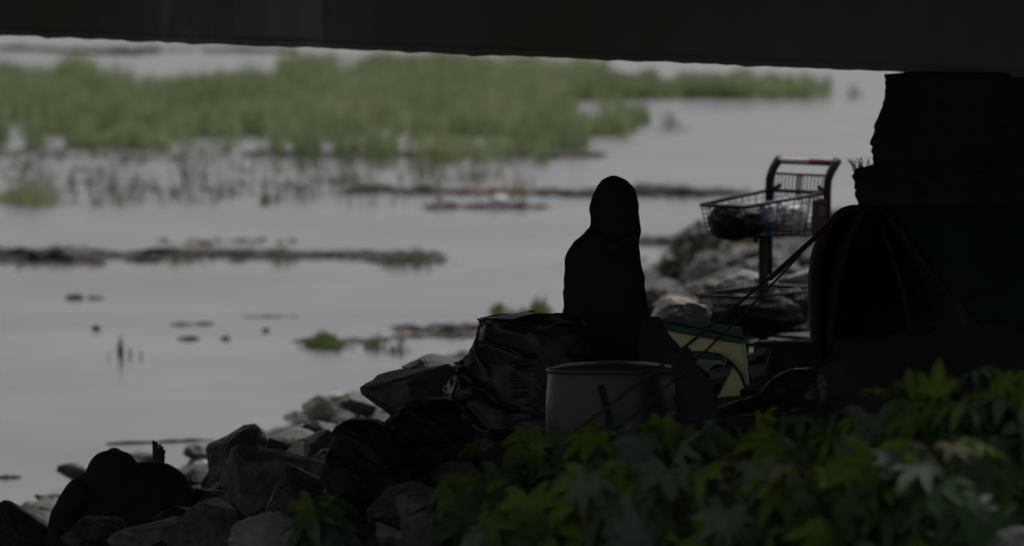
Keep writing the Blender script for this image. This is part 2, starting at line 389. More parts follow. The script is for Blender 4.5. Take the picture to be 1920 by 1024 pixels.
rock(1500, 528, 40, 110, 55, 'rock', 'grey rock behind the rope under the cart', 26, (0.1, 0.1, 2.2), cuts=6)
rock(1262, 566, 44, 80, 24, 'rock_orange', 'rusty orange stone on the bank right of the seated person', 20, (0.1, 0.1, 0.2), cuts=8)
rock(1040, 1000, 22.9, 110, 70, 'rock_pale', 'pale stone half hidden beneath the castor leaves', 21, (0.1, 0.1, 0.2), cuts=8)
rock(1002, 925, 22.8, 50, 46, 'rock_orange', 'small orange tan stone glimpsed through the castor leaves', 22, (0.1, 0.5, 0.2), cuts=8)
rock(1915, 1028, 18.0, 150, 80, 'rock_dark', 'grey rock in the bottom right corner under the leaves', 23, (0.1, -0.4, 0.2), cuts=8)
rock(590, 950, 27.2, 190, 150, 'rock_dark', 'black boulder behind the small leafy plant', 24, (0.4, 0.3, 1.1), cuts=8)
rock(372, 850, 41, 60, 36, 'rock_dark', 'small dark stone at the waterline left of the large dark boulder', 41, (0.4, 0.3, 1.1))
rock(385, 885, 39, 60, 44, 'rock_pale', 'cream stone at the waterline below the small dark stone', 42, (0.1, 0.3, 1.1))
rock(138, 882, 40, 66, 34, 'rock_dark', 'dark jagged stone in shallow water left of the hooded head', 43, (0.1, 0.3, 2.1))
rock(265, 860, 41, 60, 30, 'rock_dark', 'low dark stone showing between hooded head and bare foot', 44, (0.1, 0.1, 2.5))
# grey pointed rock like a folded sheet, left of centre
rock(515, 930, 28.4, 210, 190, 'rock', 'tall grey pointed rock with a sharp ridge beside the dark boulder', 51, (0.2, 0.75, 0.3), cuts=6, depth=0.6)

RT = ['rock', 'rock_dark', 'rock_brown', 'rock_dark', 'rock_dark', 'rock_brown']
RV = [(rock_mesh('riprap', 100 + i, M[RT[i % 6]], cuts=8), {'rock': 'grey', 'rock_dark': 'dark', 'rock_brown': 'brownish'}[RT[i % 6]]) for i in range(12)]
def scatter(n, box, size, label, group, seed, keep=lambda px, py: True):
    rnd = random.Random(seed); k = 0; tries = 0; made = {}
    while k < n and tries < n * 30:
        tries += 1
        px = rnd.uniform(box[0], box[2]); py = rnd.uniform(box[1], box[3])
        if not keep(px, py): continue
        p = on_bank(px, py)
        z = bank_z(p.x, p.y)
        if z < -0.12: continue
        s = rnd.uniform(*size)
        me_, tone = rnd.choice(RV); o = link('riprap_rock', me_); o.location = (p.x, p.y, max(z, -0.05) + s * 0.15)
        o.scale = (s * rnd.uniform(0.8, 1.3), s * rnd.uniform(0.8, 1.3), s * rnd.uniform(0.55, 0.85))
        o.rotation_euler = (rnd.uniform(-0.4, 0.4), rnd.uniform(-0.4, 0.4), rnd.uniform(0, 6.3))
        big = 'large' if s > size[0] + (size[1] - size[0]) * .66 else 'small' if s < size[0] + (size[1] - size[0]) * .33 else 'middling'
        tag(o, '%s %s %s' % (big, tone, label), 'rock', '%s %s %s' % (big, tone, group)); k += 1
        made.setdefault(o['label'], []).append(o)
    words = 'leftmost|second from left|third from left|fourth from left|fifth from left|sixth from left|seventh from left|eighth from left|ninth from left|tenth from left|eleventh from left|twelfth from left|thirteenth from left|fourteenth from left|fifteenth from left|sixteenth from left|seventeenth from left|eighteenth from left|nineteenth from left|twentieth from left|twenty first from left'.split('|')
    for lab, os_ in made.items():
        if len(os_) > 1:
            os_.sort(key=lambda q: q.location.x / q.location.y)
            for q, wd_ in zip(os_, words): q['label'] = lab + ', ' + wd_
            if len(os_) <= len(words): os_[-1]['label'] = lab + ', rightmost'
scatter(118, (1195, 440, 1600, 600), (0.07, 0.2), 'blurred rock on the bank behind the cart', 'riprap rocks behind the cart', 5,
        keep=lambda x, y: y > 445 + max(0, (1330 - x)) * 0.3)
scatter(46, (0, 900, 110, 985), (0.06, 0.16), 'wet stone on the shore at the left edge', 'shore stones at the left edge', 6)
scatter(90, (380, 735, 760, 930), (0.06, 0.15), 'stone among boulders right of the foot', 'stones right of the bare foot', 7)
scatter(30, (330, 862, 440, 990), (0.06, 0.16), 'stone between bare foot and boulder', 'stones between foot and boulder', 8)
scatter(14, (780, 655, 900, 700), (0.08, 0.18), 'stone on the shore above the tan rock', 'stones above the tan rock', 9)
scatter(40, (600, 800, 1060, 1024), (0.08, 0.2), 'stone around the black rubbish bags', 'stones around the rubbish bags', 10)
scatter(26, (1260, 640, 1440, 780), (0.05, 0.12), 'stone around the yellow tent', 'stones around the yellow tent', 12)

# ================================================================ LOFTED SOFT THINGS
def interp_rows(rows, n):
    out = []
    ys_ = [r[0] for r in rows]
    for i in range(n):
        t = i / (n - 1); t = t * t * (3 - 2 * t) * 0.35 + t * 0.65
        y = ys_[0] + (ys_[-1] - ys_[0]) * t
        k = 0
        while k < len(rows) - 2 and rows[k + 1][0] < y: k += 1
        a, b = rows[k], rows[k + 1]
        u = (y - a[0]) / (b[0] - a[0])
        out.append((y,) + tuple(a[q] + (b[q] - a[q]) * u for q in range(1, len(a))))
    return out
def loft(rows, d, nr=60, nc=48, power=2.0, wrinkle=0.0, wscale=(6, 6, 2), seed=0, crease=0.0):
    """rows of (py, left px, right px, half depth in metres): a closed body whose outline follows them"""
    v = []; f = []
    rr = interp_rows(rows, nr)
    for (py, xl, xr, hd) in rr:
        l = at(xl, py, d); r = at(xr, py, d); c = (l + r) / 2; hw = (r.x - l.x) / 2
        for k in range(nc):
            a = 2 * math.pi * k / nc
            ca, sa = math.cos(a), math.sin(a)
            x = math.copysign(abs(ca) ** (2 / power), ca) * hw; y = math.copysign(abs(sa) ** (2 / power), sa) * hd
            p = c + Vector((x, y, 0))
            if wrinkle:
                w_ = wrinkle * (fbm((p.x * wscale[0] + seed, p.y * wscale[1], p.z * wscale[2]), 4))
                rid = 1 - abs(noise.noise(Vector((p.x * wscale[0] * 1.5 + p.z * 2.2 + seed, p.y * wscale[1], p.z * wscale[2] * 0.8)))) * 2
                w_ += wrinkle * 0.5 * max(0, rid) ** 3
                if crease:
                    q_ = Vector((p.x * 3.2 + p.z * 2.4 + seed, p.y * 3.2, p.z * 2.2 - p.x * 1.2))
                    w_ += crease * (max(0, 1 - abs(noise.noise(q_)) * 3.2) ** 4 + .6 * max(0, 1 - abs(noise.noise(q_ * 2.1 + Vector((7, 1, 0)))) * 3.5) ** 4)
                p += Vector((ca, sa, 0.25)) * w_ * min(1, hw / 0.08)
            v.append(p)
    for i in range(nr - 1):
        for k in range(nc):
            f.append((i * nc + k, (i + 1) * nc + k, (i + 1) * nc + (k + 1) % nc, i * nc + (k + 1) % nc))
    f.append(tuple(range(nc))); f.append(tuple((nr - 1) * nc + k for k in range(nc - 1, -1, -1)))
    return v, f
def remesh(parts, name, m, voxel=0.012, smooth=2, parent=None, rel=Vector((0, 0, 0))):
    """joins closed shapes into one continuous surface"""
    me = bpy.data.meshes.new('tmp'); V = []; Fc = []
    for v, f in parts:
        n0 = len(V); V += [tuple(Vector(p) - rel) for p in v]; Fc += [tuple(i + n0 for i in q) for q in f]
    me.from_pydata(V, [], Fc); me.validate()
    o = bpy.data.objects.new('tmp', me); C.objects.link(o)
    md = o.modifiers.new('r', 'REMESH'); md.mode = 'VOXEL'; md.voxel_size = voxel; md.use_smooth_shade = True
    ms = o.modifiers.new('s', 'SMOOTH'); ms.factor = 0.5; ms.iterations = smooth
    dg = bpy.context.evaluated_depsgraph_get(); dg.update()
    out = bpy.data.meshes.new_from_object(o.evaluated_get(dg)); out.name = name
    bpy.data.objects.remove(o)
    out.materials.clear(); out.materials.append(m)
    out.polygons.foreach_set('use_smooth', [True] * len(out.polygons))
    return link(name, out, parent)
def capsule(pts, rs, n=14):
    mb = MB(); P = [Vector(p) for p in pts]
    a = (P[0] - P[1]).normalized(); b = (P[-1] - P[-2]).normalized()
    pp = [P[0] + a * rs[0] * 0.95, P[0] + a * rs[0] * 0.6] + P + [P[-1] + b * rs[-1] * 0.6, P[-1] + b * rs[-1] * 0.95]
    rr = [rs[0] * 0.3, rs[0] * 0.8] + list(rs) + [rs[-1] * 0.8, rs[-1] * 0.3]
    mb.tube(pp, rr, n); return mb.v, mb.f
def ell(c, r, M_=None):
    v = []
    for p in ICO2[0]:
        q = Vector((p.x * r[0], p.y * r[1], p.z * r[2]))
        if M_: q = M_ @ q
        v.append(q + Vector(c))
    return v, ICO2[1]

# ---------------------------------------------------------------- seated hooded person
PD = 29.0
pb = at(1136, 745, PD); pb.z = bank_z(pb.x, pb.y)
person = empty('person', pb, 'person in a black hooded jacket sitting upright behind the grey barrel', 'person')
jr = [(329, 1147, 1153, .01), (332, 1140, 1162, .04), (338, 1131, 1173, .085), (350, 1122, 1184, .11), (365, 1116, 1190, .13), (385, 1111.5, 1194, .145), (410, 1109, 1196.5, .145),
      (428, 1109, 1197, .13), (436, 1101, 1197.5, .12), (445, 1089, 1198, .125), (455, 1076, 1198, .13), (468, 1067, 1197, .135), (482, 1061, 1199, .14), (500, 1058, 1203, .145), (520, 1057, 1207, .15),
      (560, 1057, 1211, .155), (600, 1058, 1212, .16), (650, 1057, 1213, .165), (700, 1055, 1216, .17), (750, 1050, 1222, .18), (775, 1055, 1218, .16)]
parts = [loft(jr, PD, 110, 72, 2.2, .006, (7, 7, 9), 2, .012)]
s = PD / F
def pp(px, py, dy=0.0): return at(px, py, PD) + Vector((0, dy, 0))
# arms bent forward to rest on the knees
parts.append(capsule([pp(1085, 505, -.05), pp(1078, 570, -.05), pp(1080, 640, .08)], [.06, .058, .052]))
parts.append(capsule([pp(1080, 640, .12), pp(1100, 655, .32)], [.052, .042]))
parts.append(capsule([pp(1178, 520, -.05), pp(1186, 575, -.05), pp(1188, 640, .08)], [.06, .058, .052]))
parts.append(capsule([pp(1190, 640, .12), pp(1170, 655, .32)], [.052, .042]))
# hood edge drooping at the right, hood fold at the back
parts.append(capsule([pp(1188, 425), pp(1188, 462)], [.03, .028]))
parts.append(capsule([pp(1115, 440, -.12), pp(1150, 462, -.155), pp(1188, 445, -.12)], [.03, .04, .03]))
jacket = remesh(parts, 'hooded_jacket', M['black_fabric'], 0.011, 3, person, pb)
bparts = [ell(pp(1156, 395, .06), (.075, .095, .115)), ell(pp(1156, 402, .165), (.012, .022, .018)), capsule([pp(1154, 425, .02), pp(1150, 465, 0)], [.055, .06])]
for sx, hx in ((-1, 1100), (1, 1170)):
    h0 = pp(hx, 655, .33)
    bparts.append(ell(h0 + Vector((0, .05, 0)), (.042, .05, .018)))
    for k in range(4):
        a0 = h0 + Vector(((k - 1.5) * .02, .09, 0))
        bparts.append(capsule([a0, a0 + Vector((0, .035, -.004)), a0 + Vector((0, .055 + .008 * (1 - abs(k - 1.3)), -.028))], [.0095, .009, .008], 8))
    t0 = h0 + Vector((-sx * .04, .03, 0)); bparts.append(capsule([t0, t0 + Vector((-sx * .02, .035, 0)), t0 + Vector((-sx * .012, .06, -.012))], [.011, .010, .009], 8))
bparts.append(capsule([pp(1154, 470), pp(1140, 600), pp(1136, 700)], [.07, .09, .1]))
remesh(bparts, 'body', M['skin'], 0.007, 1, person, pb)
tp = []
for sx in (-1, 1):
    hip = pp(1136 + sx * 34, 735, 0.02); knee = pp(1136 + sx * 44, 668, .42); ank = Vector((knee.x, knee.y + .12, bank_z(knee.x, knee.y + .12) + .08))
    tp += [capsule([hip, (hip + knee) / 2, knee], [.10, .085, .068]), capsule([knee, (knee + ank) / 2, ank], [.066, .058, .048])]
    tp.append(capsule([ank + Vector((0, -.03, -.04)), ank + Vector((0, .14, -.05))], [.045, .04]))
tp.append(ell(pp(1136, 745, 0), (.2, .16, .12)))
remesh(tp, 'trousers', M['black_fabric'], 0.013, 2, person, pb)
rock(1136, 815, 29.0, 190, 120, 'rock_dark', 'dark rock the hooded person sits on', 61, (0.1, 0.1, 0.5), cuts=7)

# ---------------------------------------------------------------- reclining person with a raised bare foot
QD = 30.0
qb = at(230, 1000, QD); qb.z = bank_z(qb.x, qb.y)
person2 = empty('person', qb, 'person in dark clothes lying on the rocks with one bare foot up', 'person')
def qq(px, py, dy=0.0): return at(px, py, QD) + Vector((0, dy, 0))
hood = [(844.5, 203, 222, .03), (847, 190, 235, .06), (852, 180, 245, .09), (860, 172, 252, .11), (870, 166, 259, .13), (880, 162, 265, .14), (895, 156, 275, .14), (930, 150, 280, .12)]
torso = [(866, 268, 300, .05), (870, 255, 316, .08), (876, 235, 328, .1), (884, 165, 338, .13), (892, 148, 346, .15), (904, 131, 355, .17), (918, 120, 362, .19), (935, 109, 368, .2), (955, 100, 374, .21), (980, 92, 378, .22), (1010, 86, 378, .22), (1040, 90, 376, .2)]
cp = [loft(hood, QD, 40, 40), loft(torso, QD + 0.05, 50, 44, 2.2, 0.012, (7, 7, 5))]
cp.append(capsule([qq(150, 925, -.1), qq(125, 985, -.17), qq(190, 1010, -.24)], [.07, .06, .05]))
cp.append(capsule([qq(340, 930, -.05), qq(362, 985, -.12), qq(300, 1010, -.2)], [.07, .06, .05]))
# bent legs going away from the camera
cp.append(capsule([qq(300, 950, .25), qq(312, 935, .62)], [.10, .07])); cp.append(capsule([qq(312, 935, .62), qq(306, 940, .85)], [.065, .05]))
cp.append(capsule([qq(180, 950, .25), qq(190, 925, .7)], [.10, .075]))
remesh(cp, 'dark_clothing', M['black_fabric'], 0.012, 2, person2, qb)
# foot: instep toward the camera, five toes pointing up, big toe at the left
fp = [capsule([qq(298, 905, .5), qq(298, 880, .5), qq(297.5, 858, .5), qq(297, 846, .5)], [.038, .036, .035, .033], 16)]
fp[0] = loft([(841, 286.5, 305, .011), (846, 285.5, 308.5, .016), (856, 285.5, 309.5, .022), (868, 286, 309, .03), (880, 287, 308.5, .036), (905, 288, 308, .04)], QD + .3, 24, 20)
for (x, y, r_) in ((287.6, 828.0, .0082), (293.6, 830.0, .0074), (299.8, 834.2, .0072), (304.8, 838.4, .0062), (308.6, 845.0, .0058)):
    fp.append(capsule([at(x + (297 - x) * .12, 852, QD + .3), at(x, y + 5, QD + .295), at(x, y, QD + .29)], [r_ * .95, r_ * .82, r_], 10))
fp.append(capsule([at(298, 890, QD + .3), at(305, 930, QD + .45), at(310, 940, QD + .75)], [.036, .04, .045]))
fp += [ell(qq(213, 880, .06), (.075, .09, .11)), ell(qq(213, 884, .155), (.013, .02, .018)), capsule([qq(213, 895, .02), qq(222, 930, 0)], [.055, .07]), capsule([qq(225, 930), qq(235, 985)], [.1, .11])]
fp += [capsule([qq(230, 985), at(298, 930, QD + .5)], [.08, .06])]
for hx, hy, sx in ((198, 1013, 1), (292, 1013, -1)):
    h0 = qq(hx, hy, -.26); fp.append(ell(h0, (.045, .025, .035)))
    for k in range(4):
        a0 = h0 + Vector((sx * .04, -.01, .028 - k * .019)); fp.append(capsule([a0, a0 + Vector((sx * .04, -.012, 0)), a0 + Vector((sx * .065, .004, -.004))], [.0095, .009, .008], 8))
    fp.append(capsule([h0 + Vector((0, -.01, .03)), h0 + Vector((sx * .03, -.015, .055)), h0 + Vector((sx * .05, -.01, .06))], [.011, .010, .009], 8))
remesh(fp, 'body', M['skin'], 0.0034, 1, person2, qb)

# ---------------------------------------------------------------- barrel
BD = 25.2
bc = at(1152, 690, BD); sB = BD / F
rB = 129 * sB
bz = bank_z(bc.x, bc.y)
barrel = empty('barrel', (bc.x, bc.y, bz), 'grey plastic drum with a flared rim in front of the seated person', 'barrel')
H = bc.z - bz; barrel.rotation_euler.x = -R(3.0)
def lathe(profile, n=64):
    v = []; f = []
    for r_, z_ in profile:
        for k in range(n):
            a = 2 * math.pi * k / n; v.append((r_ * math.cos(a), r_ * math.sin(a), z_))
    for i in range(len(profile) - 1):
        for k in range(n): f.append((i * n + k, i * n + (k + 1) % n, (i + 1) * n + (k + 1) % n, (i + 1) * n + k))
    return v, f
pr = [(rB * .93, -.05), (rB * .985, .04), (rB * 1.0, .2), (rB * 1.0, H - .16), (rB * .992, H - .11), (rB * .975, H - .06), (rB * .968, H - .035), (rB * .972, H - .02)]
v, f = lathe(pr); mesh_obj('body', v, f, M['barrel'], barrel)
v, f = lathe([(rB * .971, H - .024), (rB * .985, H - .02), (rB * .992, H - .01), (rB * .985, H - .002), (rB * .965, H), (rB * .945, H - .006)]); mesh_obj('rim', v, f, M['barrel'], barrel)
v, f = lathe([(rB * .946, H - .006), (rB * .9, H + .002), (rB * .75, H + .014), (rB * .5, H + .024), (rB * .25, H + .029), (0.001, H + .03)]); mesh_obj('lid', v, f, M['barrel'], barrel)

# ---------------------------------------------------------------- stake, ropes
def thin(name, pts, r, m, label, cat, n=8, parent=None):
    mb = MB(); p0 = Vector(pts[-1]); mb.tube([Vector(p) - p0 for p in pts], r, n); o = mb.build(name, m, parent); o.location = p0
    return tag(o, label, cat)
dS = 24.2
thin('wooden_stake', [at(1126, 722, dS + .05), at(1127, 726, dS + .05), at(1138, 768, dS), at(1150, 812, dS - .05), at(1164, 865, dS - .1)], [.012, .016, .017, .018, .018], M['stake'],
     'dark wooden stake leaning against the grey barrel', 'stake')
def rope_pts(a, b, sag=0.02, n=14):
    return [a.lerp(b, i / n) - Vector((0, 0, sag * math.sin(math.pi * i / n))) for i in range(n + 1)]
A1 = at(1548, 430, 28.0); 
thin('tent_rope', rope_pts(A1, at(1062, 822, 22.7)), .0075, M['rope'], 'thick black guy rope slanting down across the barrel front', 'rope')
thin('tent_rope', rope_pts(at(1500, 478, 27.85), at(1130, 828, 22.8), 0.03), .0055, M['rope'], 'thinner black rope below the thick rope, passing the yellow tent', 'rope')
thin('tent_strap', rope_pts(at(1552, 424, 28.05), at(1444, 522, 27.3), 0.0), .013, M['rope'], 'black strap doubled along the upper end of the guy rope', 'strap')

# ---------------------------------------------------------------- tarps and bags
def soft(name, rows, d, m, label, cat, power=2.4, wrinkle=.02, wscale=(6, 6, 3), seed=0, nr=70, nc=80, crease=0.0):
    v, f = loft(rows, d, nr, nc, power, wrinkle, wscale, seed, crease)
    zc = min(p.z for p in v); c = Vector((sum(p.x for p in v) / len(v), d, zc))
    o = mesh_obj(name, [p - c for p in v], f, M[m], loc=c)
    return tag(o, label, cat)
soft('draped_tarp', [(588, 985, 1036, .04), (591, 940, 1056, .10), (596, 918, 1075, .2), (606, 908, 1085, .24), (625, 900, 1092, .26), (650, 890, 1096, .28), (675, 876, 1100, .3), (700, 858, 1100, .31), (735, 842, 1100, .32), (770, 850, 1100, .32), (800, 868, 1100, .32), (850, 876, 1100, .32)],
     28.2, 'black_plastic', 'crinkled black plastic tarp draped over a heap left of the seated person', 'tarp', 3.0, .009, (3, 3, 2), 3, 130, 170, .035)
soft('rubbish_bag', [(747, 805, 836, .04), (753, 775, 850, .1), (768, 748, 862, .16), (795, 722, 876, .2), (850, 702, 884, .22), (905, 694, 884, .22), (940, 700, 880, .2)],
     26.2, 'bag_plastic', 'bulging black rubbish bag leaning on the draped tarp', 'bag', 2.6, .02, (5, 5, 4), 7, 80, 100, .03)
soft('rubbish_bag', [(786, 660, 690, .04), (790, 652, 706, .08), (808, 648, 722, .12), (850, 632, 742, .17), (890, 616, 762, .2), (930, 606, 780, .2), (960, 610, 780, .18)],
     25.8, 'bag_plastic', 'smaller black rubbish bag with a knotted top left of the bulging bag', 'bag', 2.6, .018, (6, 6, 4), 17, 80, 100, .03)
soft('covered_bundle', [(595, 1208, 1236, .05), (599, 1204, 1240, .1), (628, 1200, 1252, .14), (650, 1200, 1270, .16), (680, 1200, 1289, .18), (720, 1208, 1316, .2), (760, 1216, 1336, .22), (800, 1220, 1346, .22)],
     27.0, 'black_fabric', 'black cloth bundle sloping down between seated person and yellow tent', 'bundle', 2.8, .01, (6, 6, 3), 5)
soft('covered_bundle', [(642, 1458, 1530, .05), (648, 1450, 1536, .12), (700, 1440, 1545, .16), (760, 1428, 1550, .18)],
     28.2, 'black_fabric', 'black cloth covered box beneath the shopping cart', 'bundle', 3.2, .01, (6, 6, 3), 9)
soft('ground_tarp', [(692, 1482, 1530, .05), (700, 1466, 1540, .1), (722, 1436, 1548, .14), (745, 1410, 1552, .18), (756, 1372, 1556, .22), (766, 1350, 1560, .24), (800, 1340, 1562, .25)],
     26.4, 'black_plastic', 'black plastic sheet heaped on the ground before the dark tent', 'tarp', 2.4, .02, (8, 8, 5), 13)

soft('black_cloth', [(652, 1278, 1290, .03), (664, 1271, 1298, .07), (690, 1265, 1306, .10), (720, 1266, 1322, .12), (760, 1268, 1338, .14), (812, 1270, 1348, .15)],
     24.85, 'black_fabric', 'black cloth hanging over the right end of the grey drum', 'cloth', 2.6, .012, (6, 6, 3), 25, 60, 70, .02)
# ---------------------------------------------------------------- dark tent on the right
TD = 28.4
tb = at(1700, 770, TD); tb.z = bank_z(tb.x, tb.y)
tent = empty('tent', tb, 'large dark tent with grey flap and teal side at the right edge', 'tent')
left_edge = [(388, 1612), (398, 1570), (412, 1556), (440, 1536), (475, 1523), (520, 1516), (580, 1516), (640, 1521), (700, 1530), (790, 1545)]
def edge_x(py, tab):
    for (y0, x0), (y1, x1) in zip(tab, tab[1:]):
        if y0 <= py <= y1: return x0 + (x1 - x0) * (py - y0) / (y1 - y0)
    return tab[-1][1]
door_l = [(388, 1628), (420, 1610), (470, 1588), (540, 1570), (620, 1560), (700, 1556), (790, 1556)]
door_r = [(388, 1640), (430, 1655), (500, 1680), (570, 1698), (640, 1710), (700, 1716), (790, 1720)]
teal_l = [(388, 1650), (430, 1690), (500, 1740), (560, 1790), (620, 1840), (680, 1900), (790, 1980)]
far_r = [(388, 2060), (430, 2120), (500, 2180), (560, 2210), (620, 2230), (680, 2250), (790, 2280)]
def panel(name, tl, tr, m, dfun, n=40, k=26, th=.006):
    v = []; f = []
    for i in range(n):
        py = 388 + (785 - 388) * i / (n - 1)
        for j in range(k):
            u = j / (k - 1); px = edge_x(py, tl) * (1 - u) + edge_x(py, tr) * u
            d = dfun(u, i / (n - 1))
            p = at(px, py, TD + d); p.y += .09 * fbm((p.x * 3.5, p.z * 3, 3), 4)
            v.append(p - tb)
    for i in range(n - 1):
        for j in range(k - 1): f.append((i * k + j, i * k + j + 1, (i + 1) * k + j + 1, (i + 1) * k + j))
    o = mesh_obj(name, v, f, m, tent); sd = o.modifiers.new('t', 'SOLIDIFY'); sd.thickness = th
    return o
panel('door_flap', left_edge, door_l, M['tent_grey'], lambda u, t: .5 - .7 * t - .1 * math.sin(u * 9))
panel('front_panel', door_r, teal_l, M['tent_grey'], lambda u, t: .5 - .7 * t + .08 * math.sin(u * 5))
panel('side_panel', teal_l, far_r, M['tent_teal'], lambda u, t: .51 - .7 * t + .9 * u * u)
panel('back_panel', left_edge, far_r, M['tent_black'], lambda u, t: 1.0 + .5 * t)
v = []
mb = MB(); mb.tube([at(x, y, TD + .47 - .7 * (y - 388) / 397) - tb for (y, x) in door_r], .010, 8); mb.build('door_piping', M['tent_grey'], tent)
mb = MB(); mb.tube([at(x, y, TD + .49 - .7 * (y - 388) / 397) - tb for (y, x) in door_l], .010, 8); mb.build('door_piping', M['tent_grey'], tent)
soft('covered_bundle', [(385, 1598, 1660, .05), (392, 1578, 1700, .12), (402, 1562, 1760, .2), (425, 1548, 1800, .25), (450, 1560, 1800, .25)],
     29.3, 'black_fabric', 'black cloth heaped over the top of the dark tent', 'cloth', 2.4, .015, (6, 6, 3), 21)

# ---------------------------------------------------------------- small yellow tent with green trim
YD = 27.6
yb = at(1330, 770, YD); yb.z = bank_z(yb.x, yb.y)
yt = empty('yellow_tent', yb, 'small yellow canvas shelter with dark green trim, half collapsed', 'tent')
def poly(name, pts, d, m, parent, th=.006, n=1):
    v = [at(px, py, d + dd) - parent.location for (px, py, dd) in pts]
    bm = bmesh.new(); vv = [bm.verts.new(p) for p in v]; bm.faces.new(vv); bmesh.ops.triangulate(bm, faces=bm.faces[:])
    bmesh.ops.subdivide_edges(bm, edges=bm.edges[:], cuts=2, use_grid_fill=True)
    for q in bm.verts: q.co += Vector((0, .018 * fbm((q.co.x * 9, q.co.z * 9, d), 3), 0))
    me = bpy.data.meshes.new(name); bm.to_mesh(me); bm.free(); me.materials.append(m)
    me.polygons.foreach_set('use_smooth', [True] * len(me.polygons))
    o = link(name, me, parent); sd = o.modifiers.new('t', 'SOLIDIFY'); sd.thickness = th
    return o
poly('front_panel', [(1238, 622, 0), (1252, 618, 0), (1390, 642, 0), (1396, 645, 0), (1402, 745, -.03), (1399, 735, -.03), (1389, 702, -.02), (1372, 678, -.01), (1352, 665, -.005), (1320, 661, 0), (1276, 664, 0), (1262, 652, 0), (1250, 640, 0)], YD, M['yellow'], yt)
poly('roof_band', [(1234, 604, -.02), (1262, 606, -.02), (1394, 634, -.02), (1398, 645, -.02), (1350, 637, -.02), (1252, 620, -.02), (1240, 616, -.02)], YD, M['green'], yt)
poly('roof', [(1234, 604, -.015), (1262, 600, .5), (1390, 615, .5), (1394, 634, -.015)], YD, M['green'], yt)
poly('door_trim', [(1278, 664, -.02), (1320, 662, -.02), (1352, 667, -.02), (1362, 681, -.02), (1350, 676, -.02), (1320, 673, -.02), (1288, 672, -.02)], YD, M['green'], yt)
poly('side_flap', [(1374, 690, -.1), (1386, 705, -.12), (1397, 735, -.14), (1396, 752, -.16), (1344, 782, -.2), (1336, 764, -.18)], YD, M['yellow'], yt)
mb = MB(); mb.tube([at(x, y, YD - .04) - yt.location for x, y in ((1274, 663), (1300, 660), (1325, 660), (1350, 665), (1372, 679), (1390, 702), (1400, 738), (1403, 752))], .0045, 8); mb.build('door_piping', M['piping'], yt)
mb = MB(); mb.tube([at(x, y, YD - .18) - yt.location for x, y in ((1396, 740), (1390, 755), (1378, 770))], .0075, 8); mb.build('door_piping', M['piping'], yt)
mb = MB(); mb.tube([at(x, y, YD - .06) - yt.location for x, y in ((1394, 643), (1399, 690), (1406, 755))], .0085, 8); mb.build('pole', M['pole'], yt)
mb = MB(); mb.tube([at(x, y, YD - .03) - yt.location for x, y in ((1228, 603), (1262, 605), (1330, 621), (1396, 636))], .006, 8); mb.build('edge_cord', M['piping'], yt)
rock(1432, 668, 29.6, 34, 34, 'rock_pale', 'small white stone seen between yellow tent and dark tent', 72, (.3, .2, .1))
rock(1372, 695, 29.6, 30, 24, 'rock_pale', 'small white stone seen through the yellow tent doorway', 73, (.3, .2, .1))

# ================================================================ SHOPPING CART
KD = 36.0; KK = KD / 30.0
class KB(MB):
    def tube(s, pts, r, n=6, cap=True):
        MB.tube(s, pts, [q * KK for q in r] if isinstance(r, (list, tuple)) else r * KK, n, cap)
co = at(1313, 0, KD)
th = R(46)
U = Vector((math.cos(th), math.sin(th), 0)); W = Vector((math.sin(th), -math.cos(th), 0)); Z = Vector((0, 0, 1))
c0 = at(1301, 384, KD)                                   # front far corner of the upper rim
base = c0 + U * .36 + W * .24; base.z = bank_z(base.x, base.y) + 0.02
cart = empty('shopping_cart', base, 'two basket shopping cart with red and white handle loaded with plastic bags', 'cart')
L1, W1F, W1R = .60, .31, .41
def K(u, w_, z): return (c0 - base) + (U * u + W * w_ + Z * z) * KK   # z measured from the front rim
def wf(u, a): return (W1R - W1F) * 0.5 * (1 - u / L1) + a * (W1F + (W1R - W1F) * u / L1)    # a from 0 far to 1 near
def basket(name, L, ztop, zbot, uo=0.0, widen=0.0, inset=.03, nv=9, nh=5, rw=.0105, thin_r=.0022):
    def top(u, a): return K(uo + u, wf(u * L1 / L, a) + (a - .5) * widen, ztop(u / L))
    def bot(u, a): return K(uo + inset + u * (1 - 2 * inset / L), wf(u * L1 / L, .5 + (a - .5) * .86) + (a - .5) * widen, zbot(u / L))
    mb = KB(); mb.tube([top(0, 0), top(0, 1), top(L, 1), top(L, 0), top(0, 0)], rw, 8); rim = mb.build('rim', M['cart_tube'], cart)
    wall = link(name, bpy.data.meshes.new(name), cart); bpy.data.objects.remove(wall)
    mb = KB()
    for a in (0, 1):
        for i in range(nv + 1):
            u = L * i / nv; mb.tube([top(u, a), bot(u, a)], thin_r * 1.5 if i % 2 == 0 else thin_r, 5)
        for j in range(1, nh + 1):
            t = j / nh; mb.tube([top(0, a).lerp(bot(0, a), t), top(L, a).lerp(bot(L, a), t)], thin_r, 5)
    for uu in (0, L):
        for i in range(nv + 1):
            a = i / nv; mb.tube([top(uu, a), bot(uu, a)], thin_r, 5)
        for j in range(1, nh + 1):
            t = j / nh; mb.tube([top(uu, 0).lerp(bot(uu, 0), t), top(uu, 1).lerp(bot(uu, 1), t)], thin_r, 5)
    for i in range(nv + 4):
        u = L * i / (nv + 3); mb.tube([bot(u, 0), bot(u, 1)], thin_r, 5)
    for i in range(5):
        a = i / 4; mb.tube([bot(0, a), bot(L, a)], thin_r * 1.4, 5)
    mb.build(name, M['wire'], cart)
    return top, bot
s30 = 30 / F
top1, bot1 = basket('upper_basket', L1, lambda t: .055 * t, lambda t: -57 * s30 - .012 * t, nv=10, nh=7, thin_r=.0021)
zl = (383 - 552) * s30
